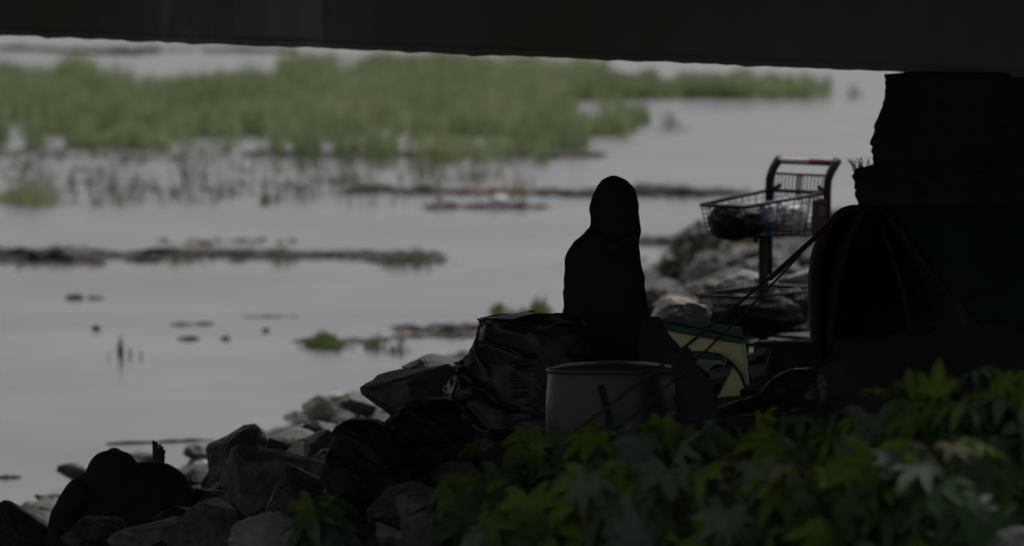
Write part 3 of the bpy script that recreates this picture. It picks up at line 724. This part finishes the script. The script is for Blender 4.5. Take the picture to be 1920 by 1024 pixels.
top2, bot2 = basket('lower_basket', L1 * 1.02, lambda t: zl + .02 * t, lambda t: zl - .2, uo=-.01, widen=.03, nv=24, nh=10, thin_r=.0024)
# handle tubes
mbn = []
for a in (0.0, 1.0):
    wv = wf(L1, a)
    mb = KB(); mb.tube([K(L1, wv, -.40), K(L1, wv, -.1), K(L1 + .0, wv, .06), K(L1 + .005, wv, .12), K(L1 + .03, wv, .165), K(L1 + .065, wv, .205), K(L1 + .085, wv, .225)],
                       [.02, .021, .022, .022, .023, .024, .024], 12)
    mb.build('handle_post', M['cart_tube'], cart)
hb0, hb1 = K(L1 + .07, wf(L1, 0), .215), K(L1 + .07, wf(L1, 1), .215)
mb = KB(); mb.tube([hb0, hb0.lerp(hb1, .56)], .0125, 12); mb.build('grip', M['pink'], cart)['label'] = 'faded whitish half of the handle grip'
mb = KB(); mb.tube([hb0.lerp(hb1, .56), hb1], .0135, 12); mb.build('grip', M['red'], cart)['label'] = 'red half of the handle grip'
mb = KB(); mb.tube([hb0 - Z * .018, hb1 - Z * .018], .006, 8); mb.build('handle_bar', M['cart_tube'], cart)
# child seat grid behind the handle
mb = KB()
g0 = lambda a, z: K(L1 + .005 + z * .1, wf(L1, .06 + .88 * a), z)
mb.tube([g0(0, .145), g0(1, .145)], .0065, 8)
for i in range(15): mb.tube([g0(i / 14, .145), g0(i / 14, -.02)], .0034, 6)
mb.tube([g0(.52, .145), g0(.52, -.06)], .005, 6); mb.tube([g0(.46, .145), g0(.46, -.05)], .005, 6)
mb.tube([g0(0, .06), g0(.12, .085)], .012, 6); mb.tube([g0(.86, .085), g0(1, .06)], .012, 6)
mb.build('seat_grid', M['wire'], cart)
# red side panel with ring mark on the near side
def side_panel():
    a = 1.06
    q = [K(L1 - .125, wf(L1 - .125, a), .02), K(L1 - .025, wf(L1, a), .03), K(L1 - .025, wf(L1, a - .02), -.165), K(L1 - .125, wf(L1 - .125, a - .02), -.165)]
    v = q + [p - W * .01 for p in q]
    return mesh_obj('side_panel', v, [(0, 1, 2, 3), (7, 6, 5, 4), (0, 4, 5, 1), (1, 5, 6, 2), (2, 6, 7, 3), (3, 7, 4, 0)], M['panel_red'], cart, smooth=False), q
sp_, q = side_panel()
ctr = q[0].lerp(q[2], .36) .lerp(q[1].lerp(q[3], .3), .5); ux = (q[1] - q[0]).normalized(); uz = Z
mb = KB()
nrm = ux.cross(uz).normalized()
if nrm.y > 0: nrm = -nrm
def ring(r0, r1, n=28):
    v = []
    for k in range(n):
        a = 2 * math.pi * k / n
        for r_ in (r0, r1): v.append(ctr + (ux * math.cos(a) + uz * math.sin(a)) * r_ + nrm * .004)
    mb.add(v, [(2 * k, 2 * k + 1, (2 * k + 3) % (2 * n), (2 * k + 2) % (2 * n)) for k in range(n)])
ring(.021, .029); ring(.0005, .010)
mb.build('ring_mark', M['panel_mark'], sp_, smooth=False)
# central column, struts, chassis and wheels
mb = KB()
pc0 = K(L1 * .46, wf(L1 * .46, .62), -57 * s30); pc1 = K(L1 * .46, wf(L1 * .46, .62), zl - .25)
mb.box((pc0 + pc1) / 2, .045, .045, (pc0 - pc1).length, Matrix.Rotation(th, 3, 'Z')); mb.build('support_post', M['cart_tube'], cart, smooth=False)
mb = KB(); h0 = K(L1 * .3, wf(L1 * .3, .7), -57 * s30); mb.tube([h0, h0 + Z * -.02 + U * .006, h0 - Z * .05 + U * .008], [.014, .012, .008], 8); mb.build('hook', M['cart_tube'], cart)
zw = (base.z - c0.z)
mb = KB()
for a in (0, 1):
    mb.tube([K(-.0, wf(0, a), zl - .25), K(L1, wf(L1, a), zl - .25)], .012, 8)
for uu in (0.0, L1): mb.tube([K(uu, wf(uu, 0), zl - .25), K(uu, wf(uu, 1), zl - .25)], .012, 8)
for uu in (0.02, L1 - .02):
    for a in (0, 1): mb.tube([K(uu, wf(uu, a), zl - .2), K(uu, wf(uu, a), zl - .3)], .010, 8)
mb.build('chassis', M['cart_tube'], cart)
for uu in (0.02, L1 - .02):
    for a in (0, 1):
        mb = KB(); p = K(uu, wf(uu, a), zl - .34); mb.tube([p - W * .012, p + W * .012], .05, 18); mb.build('wheel', M['black_fabric'], cart)
# bags in the baskets: things of their own
def blob(name, c, r, m, label, cat, seed, wr=.25):
    v = []
    for p in ICO3[0]:
        q = p.copy(); d = 1 + wr * noise.fractal(p * 1.8 + Vector((seed, 0, 0)), 1, 2, 5) + wr * .35 * noise.fractal(p * 6 + Vector((seed, 3, 0)), 1, 2, 3)
        v.append(Vector((q.x * r[0] * d, q.y * r[1] * d, q.z * r[2] * d)) * (KK if cat in ('bag', 'packet') else 1))
    zr = min(p.z for p in v)
    o = mesh_obj(name, v, ICO3[1], M[m], loc=c)
    return tag(o, label, cat)
blob('plastic_bag', base + K(.105, wf(.1, .5), -.085), (.15, .15, .10), 'bag_plastic', 'black bag filling the front of the upper cart basket', 'bag', 1, .15)
blob('plastic_bag', base + K(.255, wf(.255, .74), -.07), (.065, .06, .085), 'blue_bag', 'blue and white plastic bag in the upper cart basket', 'bag', 2)
blob('plastic_bag', base + K(.40, wf(.40, .66), -.065), (.13, .125, .088), 'white_bag', 'crumpled translucent white bag in the upper cart basket', 'bag', 3)
blob('plastic_bag', base + K(.315, wf(.315, .88), -.05), (.045, .03, .045), 'white_bag', 'small pale bottle shaped bag beside the blue and white bag', 'bag', 14)
blob('plastic_bag', base + K(.29, wf(.29, .85), -.125), (.055, .03, .018), 'brown_bag', 'orange brown packet low in the upper cart basket', 'packet', 4)
blob('plastic_bag', base + K(.28, wf(.28, .5), zl - .115), (.25, .17, .11), 'bag_plastic', 'black bag filling the lower cart basket', 'bag', 5, .2)
blob('plastic_bag', base + K(.47, wf(.47, .7), zl - .07), (.10, .09, .09), 'bag_plastic', 'dark bag at the handle end of the lower cart basket', 'bag', 8, .25)

# ================================================================ CASTOR PLANTS
def leaf_mesh(seed, m, lobes=8, droop=.35, span=290):
    rnd = random.Random(seed)
    v = [(0, 0, 0)]; f = []
    span = R(span)
    zf = lambda r_: -droop * r_ * r_
    webs = []
    for i in range(lobes + 1):
        a = -span / 2 + span * i / lobes + math.pi / 2
        r_ = .40 if 0 < i < lobes else .14
        webs.append(len(v)); v.append((r_ * math.cos(a), r_ * math.sin(a), zf(r_) + .03))
    for i in range(lobes):
        a = -span / 2 + span * (i + .5) / lobes + math.pi / 2
        c = 1 - abs((i + .5) / lobes - .5) * 2
        Lr = (.45 + .55 * c ** .6) * rnd.uniform(.78, 1.1)
        ca, sa = math.cos(a), math.sin(a)
        def P(r_, w_, z_): return (r_ * ca - w_ * sa, r_ * sa + w_ * ca, zf(r_) + z_)
        i0 = len(v)
        dz = rnd.uniform(-.16, .12)
        v += [P(.30 * Lr + .05, 0, -.03), P(.60 * Lr, .165 * Lr, .02 + dz * .5), P(.60 * Lr, 0, -.035 + dz * .5), P(.60 * Lr, -.165 * Lr, .02 + dz * .5),
              P(.80 * Lr, .115 * Lr, .01 + dz), P(.82 * Lr, 0, -.03 + dz), P(.80 * Lr, -.115 * Lr, .01 + dz), P(Lr, 0, -.04 + dz * 1.4)]
        wl, wr = webs[i + 1], webs[i]
        f += [(0, i0, wl), (0, wr, i0), (wl, i0, i0 + 2, i0 + 1), (i0, wr, i0 + 3, i0 + 2), (i0 + 1, i0 + 2, i0 + 5, i0 + 4), (i0 + 2, i0 + 3, i0 + 6, i0 + 5), (i0 + 4, i0 + 5, i0 + 7), (i0 + 5, i0 + 6, i0 + 7)]
    me = bpy.data.meshes.new('leaf'); me.from_pydata(v, [], f); me.update(); me.materials.append(m)
    me.polygons.foreach_set('use_smooth', [True] * len(me.polygons))
    return me
LM = [[leaf_mesh(10 * k + j, LEAF[k], 6 + (j % 4), .12 + .16 * j) for j in range(6)] for k in range(4)]
SPEAR = [leaf_mesh(91, LEAF[1], 1, .1, 60), leaf_mesh(92, LEAF[1], 3, .1, 120)]
def castor(px, d, top_py, nl, label, seed, spread=.34, size=(.09, .16), mix=(5, 3, 3, 1.5), group=None, name='castor_plant', lean=(0, 0)):
    rnd = random.Random(seed)
    tp_ = at(px, top_py, d)
    gz = bank_z(tp_.x, d)
    root = empty(name, (tp_.x, d, gz), label, 'plant', group)
    Hh = max(.2, tp_.z - gz)
    mb = MB()
    st = [Vector((lean[0] * t + .04 * math.sin(t * 5 + seed), lean[1] * t + .04 * math.cos(t * 4 + seed), Hh * .92 * t - .03)) for t in [i / 7 for i in range(8)]]
    mb.tube(st, [.016 - .0013 * i for i in range(8)], 7)
    for k in range(nl):
        t = .18 + .82 * (k + .5) / nl
        i = min(6, int(t * 7)); b = st[i].lerp(st[i + 1], t * 7 - i)
        az = k * 2.39996 + rnd.uniform(-.4, .4) if rnd.random() < .35 else -math.pi / 2 + rnd.gauss(0, .9)
        reach = spread * (1.15 - .75 * t) * rnd.uniform(.6, 1.15)
        up = (.05 + .13 * t) * rnd.uniform(.3, 1.2)
        tip = b + Vector((math.cos(az) * reach, math.sin(az) * reach, up))
        tip.z = min(tip.z, Hh * 1.0 + .02)
        mid = b.lerp(tip, .5) + Vector((0, 0, .04))
        mb.tube([b, mid, tip], [.0055, .0045, .004], 5, False)
        q = rnd.choices(range(4), weights=mix if t < .8 else (2, 7, 2, .3))[0]
        o = link('leaf', rnd.choice(LM[q]), root)
        sz = rnd.uniform(*size) * (1.0 if t < .85 else .75)
        tilt = rnd.uniform(.35, 1.35) if t < .85 else rnd.uniform(-.5, 1.0)
        rot = Matrix.Rotation(az - math.pi / 2, 4, 'Z') @ Matrix.Rotation(-tilt, 4, 'X') @ Matrix.Rotation(rnd.uniform(-.35, .35), 4, 'Y')
        o.matrix_local = Matrix.Translation(tip) @ rot @ Matrix.Diagonal((sz, sz, sz, 1))
    mb.build('stem', M['stem'], root)
    return root
plants = [
 (905, 21.6, 905, 12, 'castor plant at the left end of the leafy foreground beside the charcoal boulder'),
 (965, 22.4, 815, 13, 'castor plant whose pointed yellow green leaf rises left of the barrel'),
 (1065, 22.1, 826, 18, 'reddish topped castor plant growing in front of the barrel left edge'),
 (1180, 21.6, 818, 20, 'castor plant below the leaning wooden stake'),
 (1290, 21.1, 792, 26, 'bright green castor plant under the black cloth bundle'),
 (1405, 20.9, 806, 24, 'castor plant below the yellow canvas shelter'),
 (1515, 21.0, 784, 26, 'grey green castor plant below the dark tent flap'),
 (1620, 20.6, 784, 26, 'castor plant left of the two upright pointed leaves'),
 (1725, 20.1, 742, 28, 'tall castor plant with two upright pointed leaves'),
 (1830, 19.9, 724, 26, 'castor plant between the upright leaves and the right edge'),
 (1925, 19.9, 700, 26, 'castor plant cut off by the right edge of the picture'),
 (1010, 20.3, 935, 16, 'low grey green castor plant at the bottom left of the foliage'),
 (1130, 19.7, 900, 20, 'low castor plant at the bottom edge right of the orange tan stone'),
 (1265, 19.4, 890, 22, 'low castor plant at the bottom edge beneath the bright green plant'),
 (1395, 19.2, 880, 22, 'low pale leaved castor plant at the middle of the bottom edge'),
 (1530, 18.9, 870, 22, 'low castor plant with broad silvery leaf near the bottom edge'),
 (1665, 18.7, 860, 22, 'low castor plant beneath the tall upright leaved plant'),
 (1790, 18.6, 840, 20, 'low castor plant left of the corner rock'),
]
for i, (px, d, ty, nl, lab) in enumerate(plants):
    castor(px, d, ty, int(nl * 1.2), lab, 40 + i, mix=((5, 4, 3, .15), (6, 3, 5, .1), (4, 5, 3, .3))[i % 3], group='castor plants in the foreground', spread=.36 if d > 20 else .33, size=(.11, .25) if d > 20 else (.10, .23))
castor(620, 22.6, 945, 14, 'small castor plant alone among the rocks at the bottom', 90, spread=.15, size=(.16, .22), mix=(0, 4, 6, 0), group='castor plants in the foreground')
# two upright leaves of the tall plant
for (x, y, az, sz, q) in ((1712, 752, -.12, .15, 0), (1752, 748, .16, .15, 1)):
    tall = [o for o in bpy.data.objects if o.get('label', '').startswith('tall castor plant')][0]
    o = link('leaf', SPEAR[q], tall)
    o.matrix_local = Matrix.Translation(at(x, y, 19.4) - tall.location) @ Matrix.Rotation(az, 4, 'Y') @ Matrix.Rotation(R(80), 4, 'X') @ Matrix.Diagonal((sz, sz, sz, 1))

# grass tuft on the abutment ledge
gb = at(1606, 318, 31.4)
mb = MB(); rnd = random.Random(4)
for k in range(26):
    b = Vector((rnd.uniform(-.02, .09), rnd.uniform(-.03, .03), rnd.uniform(-.01, .01))); l_ = rnd.uniform(.03, .08); dx = rnd.uniform(-.06, .03)
    mb.tube([b, b + Vector((dx * .4, 0, l_ * .7)), b + Vector((dx, 0, l_ * .9))], [.0022, .0017, .0005], 4)
o = mb.build('grass_tuft', M['dry_grass']); o.location = gb; tag(o, 'wispy grass tuft on the ledge of the stone abutment', 'grass')

# ================================================================ MARSH, REEDS AND DEBRIS IN THE WATER
def blades(bases, hfun, wd, m, name, rnd, rel):
    v = []; f = []
    for p in bases:
        h = hfun(p); a = rnd.uniform(0, math.pi); lx, ly = rnd.gauss(0, .16) * h, rnd.gauss(0, .16) * h
        dx, dy = math.cos(a) * wd / 2, math.sin(a) * wd / 2; n0 = len(v)
        q = p - rel
        v += [(q.x - dx, q.y - dy, q.z - .02), (q.x + dx, q.y + dy, q.z - .02), (q.x + dx * .8 + lx * .4, q.y + dy * .8 + ly * .4, q.z + h * .6), (q.x - dx * .8 + lx * .4, q.y - dy * .8 + ly * .4, q.z + h * .6), (q.x + lx, q.y + ly, q.z + h)]
        f += [(n0, n0 + 1, n0 + 2, n0 + 3), (n0 + 3, n0 + 2, n0 + 4)]
    o = mesh_obj(name, v, f, m, smooth=False, loc=rel); return o
rnd = random.Random(21)
bases = []
def bottom_edge(x):
    tab = [(-60, 262), (100, 266), (200, 262), (330, 268), (480, 272), (600, 284), (900, 288), (1010, 290), (1080, 268), (1140, 250), (1190, 240), (1230, 236)]
    for (x0, y0), (x1, y1) in zip(tab, tab[1:]):
        if x0 <= x <= x1: return y0 + (y1 - y0) * (x - x0) / (x1 - x0)
    return 0
while len(bases) < 42000:
    x = rnd.uniform(-60, 1220); yb_ = bottom_edge(x)
    top = 146 if x < 180 else 166 if x < 520 else 128
    yb_ += 16; y = rnd.uniform(top, yb_)
    if y < top: continue
    if x > 1050 and 188 < y < 218 + (x - 1050) * .05: continue
    if x > 1050 and y < 188 and rnd.random() < .35 + (x - 1050) / 170: continue
    e = (yb_ - y) / 85
    den = .5 + .8 * fbm((x * .006, y * .035, 2), 4)
    if e < 1: den -= (1 - e) * (1.25 if x > 420 else .95) * (.75 + 1.5 * fbm((x * .022, y * .07, 7), 3))
    den += min(0, .9 * fbm((x * .012, y * .05, 13), 3) + .12)
    if rnd.random() > den + .22: continue
    bases.append(on_water(x, y))
hf = lambda p: rnd.uniform(.16, .5) * (1 + .9 * fbm((p.x * .9, p.y * .16, 0), 4)) * (1.35 if rnd.random() < .06 else 1)
tag(blades(bases, hf, .035, M['marsh'], 'marsh_grass', rnd, Vector((-4, 115, 0))), 'broad green bed of marsh grass standing in the river', 'grass', kind='stuff')
bases = []
while len(bases) < 5600:
    x = rnd.uniform(1060, 1560); y = rnd.uniform(168, 186)
    lim = .5 + 1.1 * fbm((x * .018, 3, 1), 3) + (.35 if x < 1270 else 0)
    lim *= max(0, 1 - max(0, (x - 1430) / 125)) ** .8
    if rnd.random() > lim + .06: continue
    bases.append(on_water(x, y))
hf2 = lambda p: rnd.uniform(.2, .5) * (1 + .8 * fbm((p.x * 1.3, 1, 0), 3))
tag(blades(bases, hf2, .035, M['marsh'], 'marsh_grass', rnd, Vector((5, 120, 0))), 'ragged strip of marsh grass below the right half of the beam', 'grass', kind='stuff')

rnd = random.Random(5); bases = []
while len(bases) < 900:
    x = rnd.uniform(-40, 1000); y = rnd.uniform(285, 386)
    if fbm((x * .012, y * .05, 31), 3) < rnd.uniform(-.1, .5): continue
    bases.append(on_water(x, y))
tag(blades(bases, lambda p: rnd.uniform(.06, .34), .02, M['reed'], 'reed_stubble', rnd, Vector((-3, 85, 0))), 'faint sparse reed stubble standing in the water below the marsh', 'reeds', kind='stuff')
def clump(px, py, wpx, hpx, n, m, label, name='reed_clump', cat='reeds', seed=0, wd=.022, depth=9):
    rn = random.Random(seed + int(px)); c = on_water(px, py); s_ = c.y / F
    bs = []
    for k in range(n):
        q = on_water(px + rn.gauss(0, wpx * .27), py + rn.gauss(0, depth * .5)); bs.append(q)
    hh = hpx * s_
    root = empty(name, c, label, cat)
    o = blades(bs, lambda p: hh * rn.uniform(.35, 1.15) * max(.25, 1 - abs((p.x - c.x) / (wpx * s_ * .62)) ** 2), wd, m, 'blades', rn, c)
    o.location = (0, 0, 0); o.parent = root; o['kind'] = 'stuff'
    return root
clump(55, 379, 120, 42, 420, M['marsh'], 'rounded green grass mound at the left edge of the water', 'grass_mound', 'grass')
clump(228, 380, 110, 36, 60, M['reed'], 'thin reed clump right of the rounded grass mound')
clump(330, 372, 90, 40, 26, M['reed'], 'sparse reeds standing alone left of the small green sprig')
clump(498, 378, 26, 18, 40, M['bush'], 'small bright green sprig in open water', 'water_plant', 'plant')
clump(440, 362, 90, 30, 20, M['reed'], 'few faint reeds above the small green sprig')
clump(570, 372, 90, 30, 20, M['reed'], 'few faint reeds right of the small green sprig')
clump(660, 342, 120, 34, 60, M['reed'], 'loose reeds above the left end of the floating log')
clump(790, 340, 110, 34, 40, M['reed'], 'loose reeds above the orange piece of driftwood')
clump(900, 334, 110, 30, 22, M['reed'], 'sparse reeds just left of the hooded head')
clump(150, 322, 60, 18, 26, M['reed'], 'short reed tuft below the left part of the marsh')
clump(60, 300, 120, 30, 34, M['reed'], 'thin reeds along the lower left marsh margin')
clump(300, 300, 160, 30, 34, M['reed'], 'thin reeds along the middle marsh margin')
clump(1250, 242, 70, 36, 34, M['twig'], 'bare brown twigs standing in water right of the marsh point', 'twig_clump', 'twigs')
clump(1602, 180, 50, 26, 40, M['reed'], 'lone pale reed tuft beside the abutment top')
clump(765, 495, 120, 30, 110, M['reed'], 'grey green reeds growing on the right of the mud bar')
clump(530, 486, 70, 26, 60, M['reed'], 'small reeds growing on the middle of the mud bar')
clump(340, 490, 110, 22, 40, M['reed'], 'short weeds on the mud bar left of its middle')
clump(232, 668, 70, 50, 14, M['twig'], 'thin dead twigs poking out of the water at left', 'twig_clump', 'twigs')
clump(610, 648, 76, 26, 240, M['bush'], 'olive green floating weed mat in the middle water', 'weed_mat', 'plant')
clump(702, 652, 40, 22, 60, M['reed'], 'small faint weed right of the olive weed mat', 'weed_mat', 'plant')
clump(748, 660, 50, 18, 40, M['reed'], 'pale weed nearest the tan rock', 'weed_mat', 'plant')
clump(935, 588, 34, 20, 90, M['bush'], 'small green water plant above the draped tarp', 'water_plant', 'plant')
clump(1012, 586, 42, 28, 130, M['bush'], 'brighter green water plant next to the seated person', 'water_plant', 'plant')
clump(970, 590, 50, 14, 40, M['reed'], 'short weeds between the two green water plants', 'water_plant', 'plant')

def bush(px, py, d, wpx, hpx, n, label, seed, m='bush'):
    rn = random.Random(seed); c = at(px, py, d); c.z = bank_z(c.x, c.y); s_ = d / F; mb = MB()
    root = empty('bush', c, label, 'bush')
    for k in range(n):
        while True:
            q = Vector((rn.uniform(-1, 1), rn.uniform(-1, 1), rn.uniform(-.2, 1)))
            if q.length < 1 and fbm(q * 2 + Vector((seed, 0, 0)), 3) > -.25: break
        p = Vector((q.x * wpx * s_ / 2, q.y * wpx * s_ / 2, max(0, q.z) * hpx * s_ + .02))
        nrm = Vector((rn.gauss(0, 1), rn.gauss(0, 1), rn.gauss(0, 1))).normalized(); a = nrm.orthogonal().normalized() * rn.uniform(.025, .05); b = nrm.cross(a).normalized() * a.length * .5
        mb.add([p - a, p + b, p + a, p - b], [(0, 1, 2, 3)])
    mb.build('foliage', M[m], root, smooth=False)['kind'] = 'stuff'
    mb = MB()
    for k in range(6):
        e = Vector((rn.uniform(-.4, .4) * wpx * s_, rn.uniform(-.2, .2) * wpx * s_, hpx * s_ * .8)); mb.tube([(0, 0, -.05), e * .5, e], [.012, .008, .004], 5)
    mb.build('stem', M['twig'], root)
bush(1395, 480, 58, 90, 55, 500, 'green leafy bush on the bank below the cart basket', 3)
bush(1572, 410, 62, 70, 50, 300, 'green bush between cart handle and dark tent', 4)
bush(1320, 478, 62, 130, 60, 600, 'dusky low bush on the bank left of the cart post', 5, 'dry_brush')
bush(1225, 530, 50, 90, 60, 500, 'dull low bush at the shore right of the seated person', 6, 'dry_brush')
bush(1285, 500, 55, 110, 50, 500, 'brownish brush between the two dusky bushes on the bank', 7, 'dry_brush')
bush(1480, 480, 60, 120, 50, 400, 'brownish brush on the bank behind the cart post', 8, 'dry_brush')

for (x, y, wd_, h_, lab) in ((100, 480, 150, 22, 'tangle of dead twigs on the dark brown mud bar'), (20, 472, 90, 16, 'dead twigs on the low mud bar at the left edge'), (330, 472, 120, 18, 'dead twigs on the low brown mud bar'), (450, 474, 140, 14, 'dead twigs on the long narrow mud bar'), (1270, 362, 140, 22, 'tangle of dead twigs along the log right of the hood'), (760, 358, 200, 10, 'dead twigs along the long floating log'), (850, 618, 120, 14, 'dead twigs on the drift branch left of the tarp')):
    clump(x, y + 8, wd_, h_, 50, M['twig'], lab, 'twig_clump', 'twigs', 3, .022)
def log(px0, py0, px1, py1, r, m, label, seed, name='driftwood_log', cat='driftwood', flat=.6):
    a, b = on_water(px0, py0), on_water(px1, py1); rn = random.Random(seed); n = 40
    pts = []; rs = []
    for i in range(n + 1):
        t = i / n; p = a.lerp(b, t); p.z = r * .1 + r * .6 * fbm((t * 6 + seed, 1, 2), 3); p.y += .5 * r * fbm((t * 5 + seed, 7, 2), 3) ; pts.append(p)
        rs.append(r * (.55 + .45 * math.sin(math.pi * min(1, t * 1.02 + .02)) ** .4) * max(.3, 1 + .7 * fbm((t * 3.2 + seed, 3, 3), 4)))
    c = (a + b) / 2; mb = MB(); mb.tube([p - c for p in pts], rs, 9)
    for k in range(0):
        i = rn.randrange(n); p = pts[i] - c; e = p + Vector((rn.uniform(-.35, .35), rn.uniform(-.2, .2), rn.uniform(.02, .2))); mb.tube([p, p.lerp(e, .6), e], [r * .25, r * .18, r * .06], 5)
    o = mb.build(name, m); o.location = c; return tag(o, label, cat)
log(655, 357, 900, 360, .07, M['wood'], 'long dark floating log left of the orange wood', 1)
log(862, 360, 1010, 361, .055, M['wood_orange'], 'orange brown piece of driftwood afloat left of the hooded head', 2)
log(980, 365, 1125, 370, .075, M['wood'], 'dark floating log running behind the hooded head', 3)
log(1190, 368, 1400, 366, .10, M['wood'], 'thick dark log line between hooded head and cart', 4)
log(1190, 360, 1290, 358, .10, M['wood'], 'knotted dark snag just right of the hood', 24)
log(822, 388, 925, 390, .05, M['wood'], 'thin grey drift stick left of the white float', 5)
log(945, 390, 1010, 391, .06, M['wood'], 'thin dark drift stick right of the white float', 6)
blob('float', on_water(936, 388) + Vector((0, 0, .06)), (.13, .1, .1), 'white', 'small white foam float between two drift sticks', 'float', 4, .1)
log(1005, 296, 1130, 294, .07, M['wood'], 'dark driftwood below the tip of the marsh', 7)
log(480, 286, 640, 290, .05, M['wood'], 'brown drift stick along the marsh lower margin', 17)
log(640, 290, 960, 294, .05, M['wood'], 'long brown drift line under the middle of the marsh', 18)
log(780, 622, 915, 614, .045, M['wood'], 'twiggy drift branch left of the draped tarp', 8)
log(735, 632, 900, 632, .025, M['wood'], 'fine drift line below the twiggy branch', 19)
log(200, 834, 400, 826, .02, M['wood'], 'thin brown stick floating above the bare foot', 9)
log(455, 594, 560, 594, .012, M['wood'], 'very thin pale drift stick in open water', 10)
log(320, 610, 400, 608, .02, M['wood'], 'short drift stick right of the dead twigs', 11)
log(-20, 898, 40, 896, .02, M['wood'], 'thin stick floating at the left edge near the shore', 12)
log(0, 92, 260, 104, .10, M['mud'], 'brown drift line above the marsh at upper left', 13)
log(380, 96, 560, 98, .10, M['mud'], 'brown drift line above the marsh near the middle beam', 14)
log(190, 100, 300, 98, .14, M['mud'], 'dark drift heap under the left part of the beam', 15)
bands = [(-20, 190, 484, 16, 700), (180, 830, 481, 7, 800), (640, 1400, 362, 6, 1300), (800, 1020, 390, 4, 240), (460, 1130, 291, 6, 900), (-20, 560, 94, 5, 500), (560, 1050, 110, 5, 300), (300, 560, 455, 8, 60),
         (740, 930, 618, 8, 120), (0, 420, 290, 18, 200), (1200, 1330, 455, 8, 400), (0, 640, 345, 22, 160), (540, 760, 640, 6, 50)]
rl = random.Random(77); lv = []; lf = []
for (x0, x1, y0, sp, nn) in bands:
    for k in range(nn):
        x = rl.uniform(x0, x1)
        if fbm((x * .02, y0, 3), 3) < rl.uniform(-.7, .25): continue
        p = on_water(x, y0 + rl.gauss(0, sp * .45)); a = rl.gauss(0, .5); L_ = rl.uniform(.03, .16); w_ = rl.uniform(.008, .03); h_ = rl.uniform(.01, .045)
        ux_, uy_ = math.cos(a) * L_, math.sin(a) * L_; n0 = len(lv)
        lv += [(p.x - ux_, p.y - uy_, .004), (p.x + ux_ * .3, p.y + uy_ * .3 - w_, .004), (p.x + ux_, p.y + uy_, h_ * .6), (p.x, p.y + w_, h_)]
        lf += [(0 + n0, 1 + n0, 3 + n0), (1 + n0, 2 + n0, 3 + n0), (0 + n0, 3 + n0, 2 + n0)]
tag(mesh_obj('floating_litter', lv, lf, M['litter'], smooth=False), 'scattered bits of reed and twig floating in brown bands on the river', 'debris', kind='stuff')
def lump(px, py, wpx, hpx, m, label, seed, name='mud_bar', cat='mud', depth=2.2):
    c = on_water(px, py); s_ = c.y / F; hw = wpx * s_ / 2; hh = hpx * s_; v = []
    for p in ICO3[0]:
        d = max(.15, .75 + .9 * noise.fractal(Vector((p.x * hw * 3.2 + seed, p.y * 3, p.z * 1.5)), 1, 2, 5))
        v.append(Vector((p.x * hw * (1 + .1 * d), p.y * min(hw, depth) * d, p.z * hh * d)))
    o = mesh_obj(name, v, ICO3[1], m, loc=c); return tag(o, label, cat)
lump(105, 488, 150, 20, M['mud'], 'dark brown mud bar breaking the surface at left', 1)
lump(20, 478, 110, 14, M['mud'], 'low mud bar at the left edge beside the dark one', 2)
lump(310, 478, 130, 12, M['mud'], 'low brown mud bar right of the dark one', 3)
lump(270, 490, 70, 8, M['mud'], 'small mud spit just below the low brown bar', 4)
lump(430, 476, 260, 9, M['mud'], 'long narrow mud bar in the middle of the water', 5)
lump(610, 478, 200, 7, M['mud'], 'thin tapering mud bar left of the grey green reeds', 6)
lump(760, 490, 150, 6, M['mud'], 'thin mud bar carrying the grey green reeds', 7)
lump(140, 560, 36, 8, M['litter'], 'small dark floating clod below the mud bar', 8, 'floating_clod', 'debris', .6)
lump(180, 560, 28, 6, M['litter'], 'small greenish clod right of the dark clod', 9, 'floating_clod', 'debris', .6)
lump(180, 618, 16, 9, M['litter'], 'round dark clod above the dead twigs', 10, 'floating_clod', 'debris', .4)
lump(498, 622, 14, 8, M['litter'], 'round dark clod left of the olive weed mat', 11, 'floating_clod', 'debris', .4)
lump(355, 636, 40, 5, M['litter'], 'flat clod below the short drift stick', 12, 'floating_clod', 'debris', .4)
lump(423, 636, 18, 6, M['litter'], 'tiny clod right of the flat clod', 13, 'floating_clod', 'debris', .4)
lump(610, 652, 70, 8, M['mud'], 'dark base of mud under the olive weed mat', 14, 'floating_clod', 'debris', .5)
lump(1300, 456, 200, 14, M['mud'], 'dark mud spit on the shore right of the seated person', 15)
